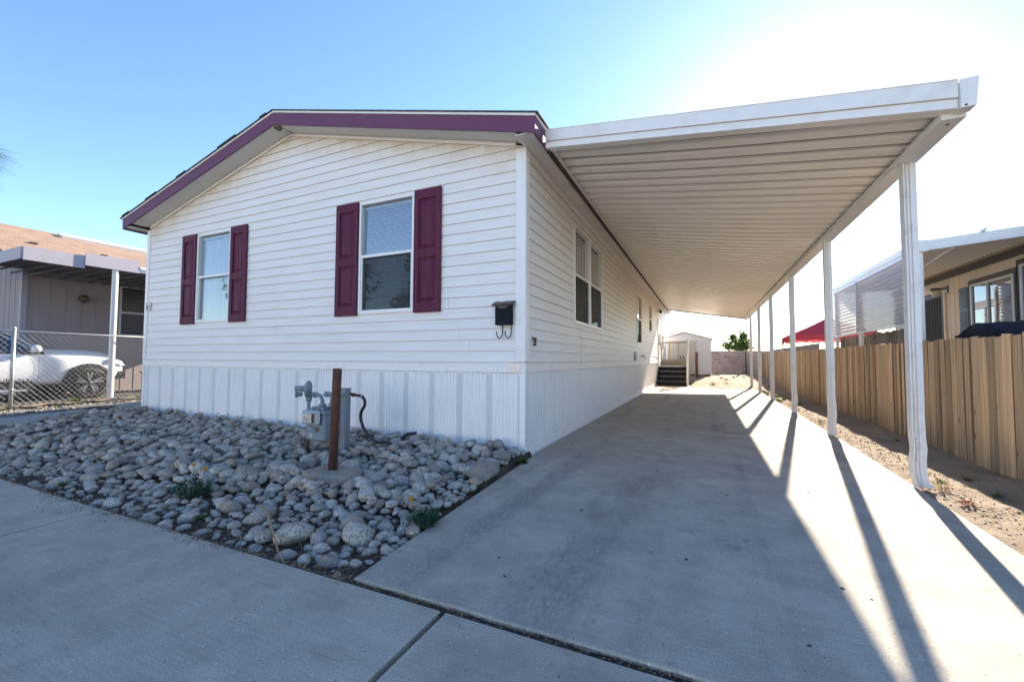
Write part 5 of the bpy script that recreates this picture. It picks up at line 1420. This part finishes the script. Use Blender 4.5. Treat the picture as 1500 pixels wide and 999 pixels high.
# ------------------------------------------------------------------ right neighbour
rn=thing('tan_house','tan panelled house with dark trim beyond the wooden fence','house',(9,7,0))
WX=7.0
m=MB(); m.box(WX,WX+.1,1.5,11.5,0,3.14); m.box(WX+.1,13,11.4,11.5,0,3.14); m.box(WX+.1,13,1.5,1.6,0,3.14)
y=1.7
while y<11.4: m.box(WX-.006,WX+.002,y,y+.014,.02,3.0); y+=.21
obj('wall',m,M['cream_wall'],rn)
m=MB(); m.prism([(6.9,1.2,3.3),(13.2,1.2,4.2),(13.2,1.2,4.3),(6.9,1.2,3.4)],(0,10.6,0)); obj('roof',m,M['shingle_tan'],rn)
m=MB(); m.box(WX-.05,WX-.008,1.5,11.5,2.98,3.12); obj('eave_trim',m,M['brown_trim'],rn)
def nwin(y0,y1,z0,z1,mid):
    m=MB()
    for a,b,c,d in ((y0-.1,y0,z0-.09,z1+.1),(y1,y1+.1,z0-.09,z1+.1),(y0,y1,z0-.09,z0),(y0,y1,z1,z1+.1)): m.box(WX-.03,WX-.007,a,b,c,d)
    w=obj('window',m,M['brown_trim'],rn); m=MB(); f=.045
    for a,b,c,d in ((y0,y0+f,z0,z1),(y1-f,y1,z0,z1),(y0+f,y1-f,z0,z0+f),(y0+f,y1-f,z1-f,z1),(mid-.02,mid+.02,z0+f,z1-f)): m.box(WX-.045,WX-.008,a,b,c,d)
    obj('frame',m,M['alu_frame'],w)
    m=MB(); m.box(WX-.02,WX-.014,y0+f,y1-f,z0+f,z1-f); obj('pane',m,glass_big,w)
    m=MB(); m.box(WX-.0125,WX-.0075,y0+f,y1-f,z0+f,z1-f); obj('dark_lining',m,M['dark_room'],w)
glass_big=glass_mat('mirror_like_glass',(.35,.33,.33),2.6)
nwin(6.17,7.52,1.70,2.68,6.95); nwin(4.3,6.0,1.62,2.80,5.2)
m=MB(); m.box(WX-.03,WX-.008,7.66,7.98,1.66,2.66)
for k in range(26): m.obox((WX-.034,7.82,1.72+k*.0355+(.05 if k>12 else 0)),(.008,0,.006),(0,.12,0),(0,0,.004))
obj('shutter',m,M['blue_shutter'],rn)
m=MB(); m.box(WX-.03,WX-.008,8.67,9.75,.6,2.72); dd=obj('door',m,M['brown_trim'],rn)
m=MB()
for k in range(14):
    a=8.75+k*.065; m.quad((WX-.032-.01*(k%2),a,.7),(WX-.032-.01*((k+1)%2),a+.065,.7),(WX-.032-.01*((k+1)%2),a+.065,2.6),(WX-.032-.01*(k%2),a,2.6))
obj('screen_curtain',m,M['dark_room'],dd)
m=MB(); m.box(WX-.03,WX-.007,8.58,8.66,.6,2.8); m.box(WX-.05,WX-.007,8.67,9.85,2.73,2.83); obj('door_casing',m,M['cream_wall'],rn)
m=MB(); m.box(WX-.03,WX-.007,8.46,8.58,2.66,2.82); m.bar((WX-.02,8.52,2.76),(WX-.2,8.55,2.78),.04,.03); m.lathe([(0,0),(.10,0),(.09,.04),(.03,.05),(0,.05)],(WX-.2,8.55,2.74),(0,0,1),10)
l=obj('lantern',m,M['brown_metal'],rn); m=MB(); m.lathe([(0,0),(.055,.0),(.085,.14),(0,.14)],(WX-.2,8.55,2.595),(0,0,1),10); obj('lantern_glass',m,M['lamp_glass'],l)
m=MB(); m.box(WX-.02,WX-.007,8.05,8.25,1.62,1.66); obj('wall_plate',m,M['brown_trim'],rn)
# its patio awning
pa=thing('patio_awning','white metal patio awning with ribbed ceiling over the wooden fence','awning',(6,7.5,0))
EX,EY0,EY1=5.3,5.07,10.35
zn=lambda x:3.02+.09*(x-EX)
m=MB(); y=EY0+.03; V=[];pr=[(0,0),(.07,0),(.085,.035),(.125,.035),(.14,0)]; pts=[]
while y<EY1-.05:
    for a,h in pr[:-1]: pts.append((y+a,h))
    y+=.15
for x in (EX+.05,WX-.05): V+=[(x,yy,zn(x)+h) for yy,h in pts]
n=len(pts); m.add(V,[(k,n+k,n+k+1,k+1) for k in range(n-1)]); m.add([(a,b,c+.045) for a,b,c in V],[(k+1,n+k+1,n+k,k) for k in range(n-1)])
obj('awning_roof',m,M['pan_paint'],pa)
m=MB(); m.prism([(EX,EY0,zn(EX)-.03),(WX+.3,EY0,zn(WX+.3)-.03),(WX+.3,EY0,zn(WX+.3)+.14),(EX,EY0,zn(EX)+.15)],(0,.03,0)); m.prism([(EX,EY0-.012,zn(EX)-.03),(WX+.3,EY0-.012,zn(WX+.3)-.03),(WX+.3,EY0-.012,zn(WX+.3)+.03),(EX,EY0-.012,zn(EX)+.03)],(0,.010,0))
m.box(EX-.03,EX-.001,EY0,EY1,zn(EX)-.04,zn(EX)+.15); m.box(EX-.045,EX-.031,EY0,EY1,zn(EX)+.04,zn(EX)+.15); m.box(EX,WX,EY1-.03,EY1,zn(EX),zn(EX)+.15)
m.box(EX-.02,EX+.09,EY0-.025,EY0-.013,zn(EX)-.04,zn(EX)+.16)
obj('fascia',m,M['white_alu'],pa)
for y in (EY0+.12,8.3,EY1-.04):
    m=MB(); m.box(EX+.0,EX+.07,y-.035,y+.035,0,zn(EX)-.04); obj('post',m,M['white_alu'],pa)
m=MB(); m.tube([(5.35,6.3,2.55),(5.5,5.8,2.75),(5.7,5.3,2.97),(5.75,5.10,3.02)],.009,6); obj('cord',m,M['white_trim'],pa)
m=MB(); m.box(6.08,6.13,5.05,5.12,zn(6.1)+.135,zn(6.1)+.18); m.box(6.12,6.16,5.06,5.10,zn(6.1)+.17,zn(6.1)+.2); obj('bracket',m,M['alu_frame'],pa)
# corrugated screen hung from its edge
sc=thing('corrugated_screen','translucent white corrugated sheet hung from the patio awning edge','screen',(5.25,8,2.3))
for a,b in ((5.55,8.26),(8.32,10.33)):
    m=MB(); V=[]; NZ=150
    for j in range(NZ+1):
        z=1.775+(2.99-1.775)*j/NZ; x=5.262+.02*math.sin(j/NZ*2*PI*14)
        V+=[(x,a,z),(x,b,z)]
    m.add(V,[(2*j,2*j+1,2*j+3,2*j+2) for j in range(NZ)],0,True); obj('sheet',m,M['corr_plastic'],sc)
m=MB()
for y in (8.275,): m.box(5.235,5.285,y,y+.035,1.74,3.0)
m.box(5.24,5.28,5.5,8.27,1.735,1.77); m.box(5.24,5.28,8.315,10.35,1.735,1.77)
obj('frame',m,M['alu_frame'],sc)
# deck rail, grey metal fence, tent, covered grill
dk=thing('deck_rail','grey picket deck rail beyond the wooden fence','railing',(5.4,8,0))
m=MB(); y=5.6
k=0
while y<10.3:
    m.box(5.40,5.42,y,y+.085,.3,1.70+.01*(k%3)); y+=.125; k+=1
m.box(5.421,5.46,5.5,10.35,.5,.6); m.box(5.421,5.46,5.5,10.35,1.5,1.58); obj('picket_panel',m,M['grey_wood'],dk)
m=MB()
for k in range(5): m.box(5.47,5.50,5.75+k*.22,5.84+k*.22,1.55,1.70)
tag(obj('red_bunting',m,M['tent_red']),'row of small red flags behind the grey picket rail','bunting')
m=MB(); V=[];n=160
for j in range(n+1):
    y=10.6+9*j/n; x=4.95+.018*math.sin(j*1.25); V+=[(x,y,0),(x,y,1.60),(x+.012,y,1.60),(x+.012,y,0)]
m.add(V,[(j*4+q,j*4+(q+1)%4,j*4+4+(q+1)%4,j*4+4+q) for j in range(n) for q in range(4)]); tag(obj('metal_fence',m,pmat('grey_corrugated_steel',(.20,.205,.22),.5,.2,3,metal=.3)),'grey corrugated metal fence behind the wooden fence','fence')
tn=thing('canopy_tent','red pop up canopy tent beyond the wooden fence','tent',(6.6,16,0))
tx0,tx1,ty0,ty1,te,tp=5.0,7.7,14.6,17.3,2.06,2.78
cx_,cy_=(tx0+tx1)/2,(ty0+ty1)/2
m=MB()
C4=[(tx0,ty0),(tx1,ty0),(tx1,ty1),(tx0,ty1)]
for i in range(4):
    a,b=C4[i],C4[(i+1)%4]; N_=6; V=[]
    for j in range(N_+1):
        t=j/N_; zz=te+(tp-te)*(t**.85)-.06*math.sin(PI*t)
        V+=[(a[0]+(cx_-a[0])*t,a[1]+(cy_-a[1])*t,zz),(b[0]+(cx_-b[0])*t,b[1]+(cy_-b[1])*t,zz)]
    m.add(V,[(2*j,2*j+1,2*j+3,2*j+2) for j in range(N_)],0,True)
    m.quad((a[0],a[1],te-.20),(b[0],b[1],te-.20),(b[0],b[1],te),(a[0],a[1],te))
obj('canopy',m,M['tent_red'],tn)
m=MB(); K=10
for i in range(4):
    a,b=Vector((*C4[i],te-.24)),Vector((*C4[(i+1)%4],te-.24))
    for j in range(4):
        p=a+(b-a)*j/4; q=a+(b-a)*(j+1)/4; up=Vector((0,0,.16)); m.bar(p-up*.5,q+up*.5,.03,.02); m.bar(p+up*.5,q-up*.5,.03,.02)
obj('scissor_frame',m,M['tent_orange'],tn)
for x,y in C4: 
    m=MB(); m.box(x-.02,x+.02,y-.02,y+.02,0,te); obj('leg',m,M['alu_frame'],tn)
m=MB(); bm=bmesh.new(); bmesh.ops.create_cube(bm,size=1); bmesh.ops.subdivide_edges(bm,edges=bm.edges[:],cuts=7,use_grid_fill=True)
for v in bm.verts:
    p=v.co; k=1-.30*max(0,p.z+.0)*2*abs(p.y)**.7
    v.co=Vector((p.x*.62,p.y*1.7,(p.z+.5)*1.02*(1-.42*(abs(p.y)*2)**2*max(0,p.z+.5))))+Vector((noise.noise(p*4)*.05,noise.noise(p*5+Vector((3,0,0)))*.05,noise.noise(p*3)*.04))
m.frombm(bm,0,True,Matrix.Translation((5.95,4.25,.66)))
gr=tag(obj('covered_grill',m,M['navy']),'navy blue fabric cover over a grill beyond the wooden fence','grill')
m=MB(); m.box(5.2,8,2.5,11,-.05,.66); dkf=tag(obj('deck_floor',m,M['grey_wood']),kind='structure')
# ------------------------------------------------------------------ light, sky, camera
EL=R(SUN_EL); AZ=math.atan2(.178,1.0)      # sun stands beyond the carport, a little right of the drive's direction
S=Vector((math.sin(AZ)*math.cos(EL),math.cos(AZ)*math.cos(EL),math.sin(EL)))
ld=bpy.data.lights.new('sun','SUN'); ld.energy=SUN_E; ld.angle=R(.53); ld.color=(1,.88,.73)
lo=bpy.data.objects.new('sun',ld); COL.objects.link(lo); lo.rotation_euler=S.to_track_quat('Z','Y').to_euler(); lo.location=(0,0,30)
w=bpy.data.worlds.new('World'); scene.world=w; w.use_nodes=True; nt=w.node_tree
bg=nt.nodes['Background']; sky=nt.nodes.new('ShaderNodeTexSky'); sky.sky_type='NISHITA'; sky.sun_disc=False
sky.sun_elevation=EL; sky.sun_rotation=AZ; sky.altitude=300; sky.air_density=AIR; sky.dust_density=DUST; sky.ozone_density=OZ
hs=nt.nodes.new('ShaderNodeHueSaturation'); hs.inputs['Saturation'].default_value=SAT; hs.inputs['Hue'].default_value=HUE
nt.links.new(sky.outputs[0],hs.inputs['Color']); nt.links.new(hs.outputs[0],bg.inputs['Color']); bg.inputs['Strength'].default_value=SKY_S
cd=bpy.data.cameras.new('camera'); co=bpy.data.objects.new('camera',cd); COL.objects.link(co); scene.camera=co
yaw,pit,rol=R(24.52668771),R(2.42031091),R(.25072509)
f=Vector((-math.sin(yaw)*math.cos(pit),math.cos(yaw)*math.cos(pit),math.sin(pit))); r0=Vector((math.cos(yaw),math.sin(yaw),0)); u0=r0.cross(f)
rt=r0*math.cos(rol)+u0*math.sin(rol); up=-r0*math.sin(rol)+u0*math.cos(rol)
co.matrix_world=Matrix(((rt.x,up.x,-f.x,CAM.x),(rt.y,up.y,-f.y,CAM.y),(rt.z,up.z,-f.z,CAM.z),(0,0,0,1)))
cd.sensor_width=36; cd.lens=616.905/1500*36; cd.clip_start=.05; cd.clip_end=1500
vs=scene.view_settings; scene.display_settings.display_device='sRGB'; vs.view_transform='Standard'; vs.look='None'; vs.gamma=1; vs.use_curve_mapping=False; vs.exposure=EXPO
cy=scene.cycles; cy.use_denoising=True; cy.max_bounces=8; cy.diffuse_bounces=4; cy.transparent_max_bounces=16; cy.caustics_reflective=False; cy.caustics_refractive=False
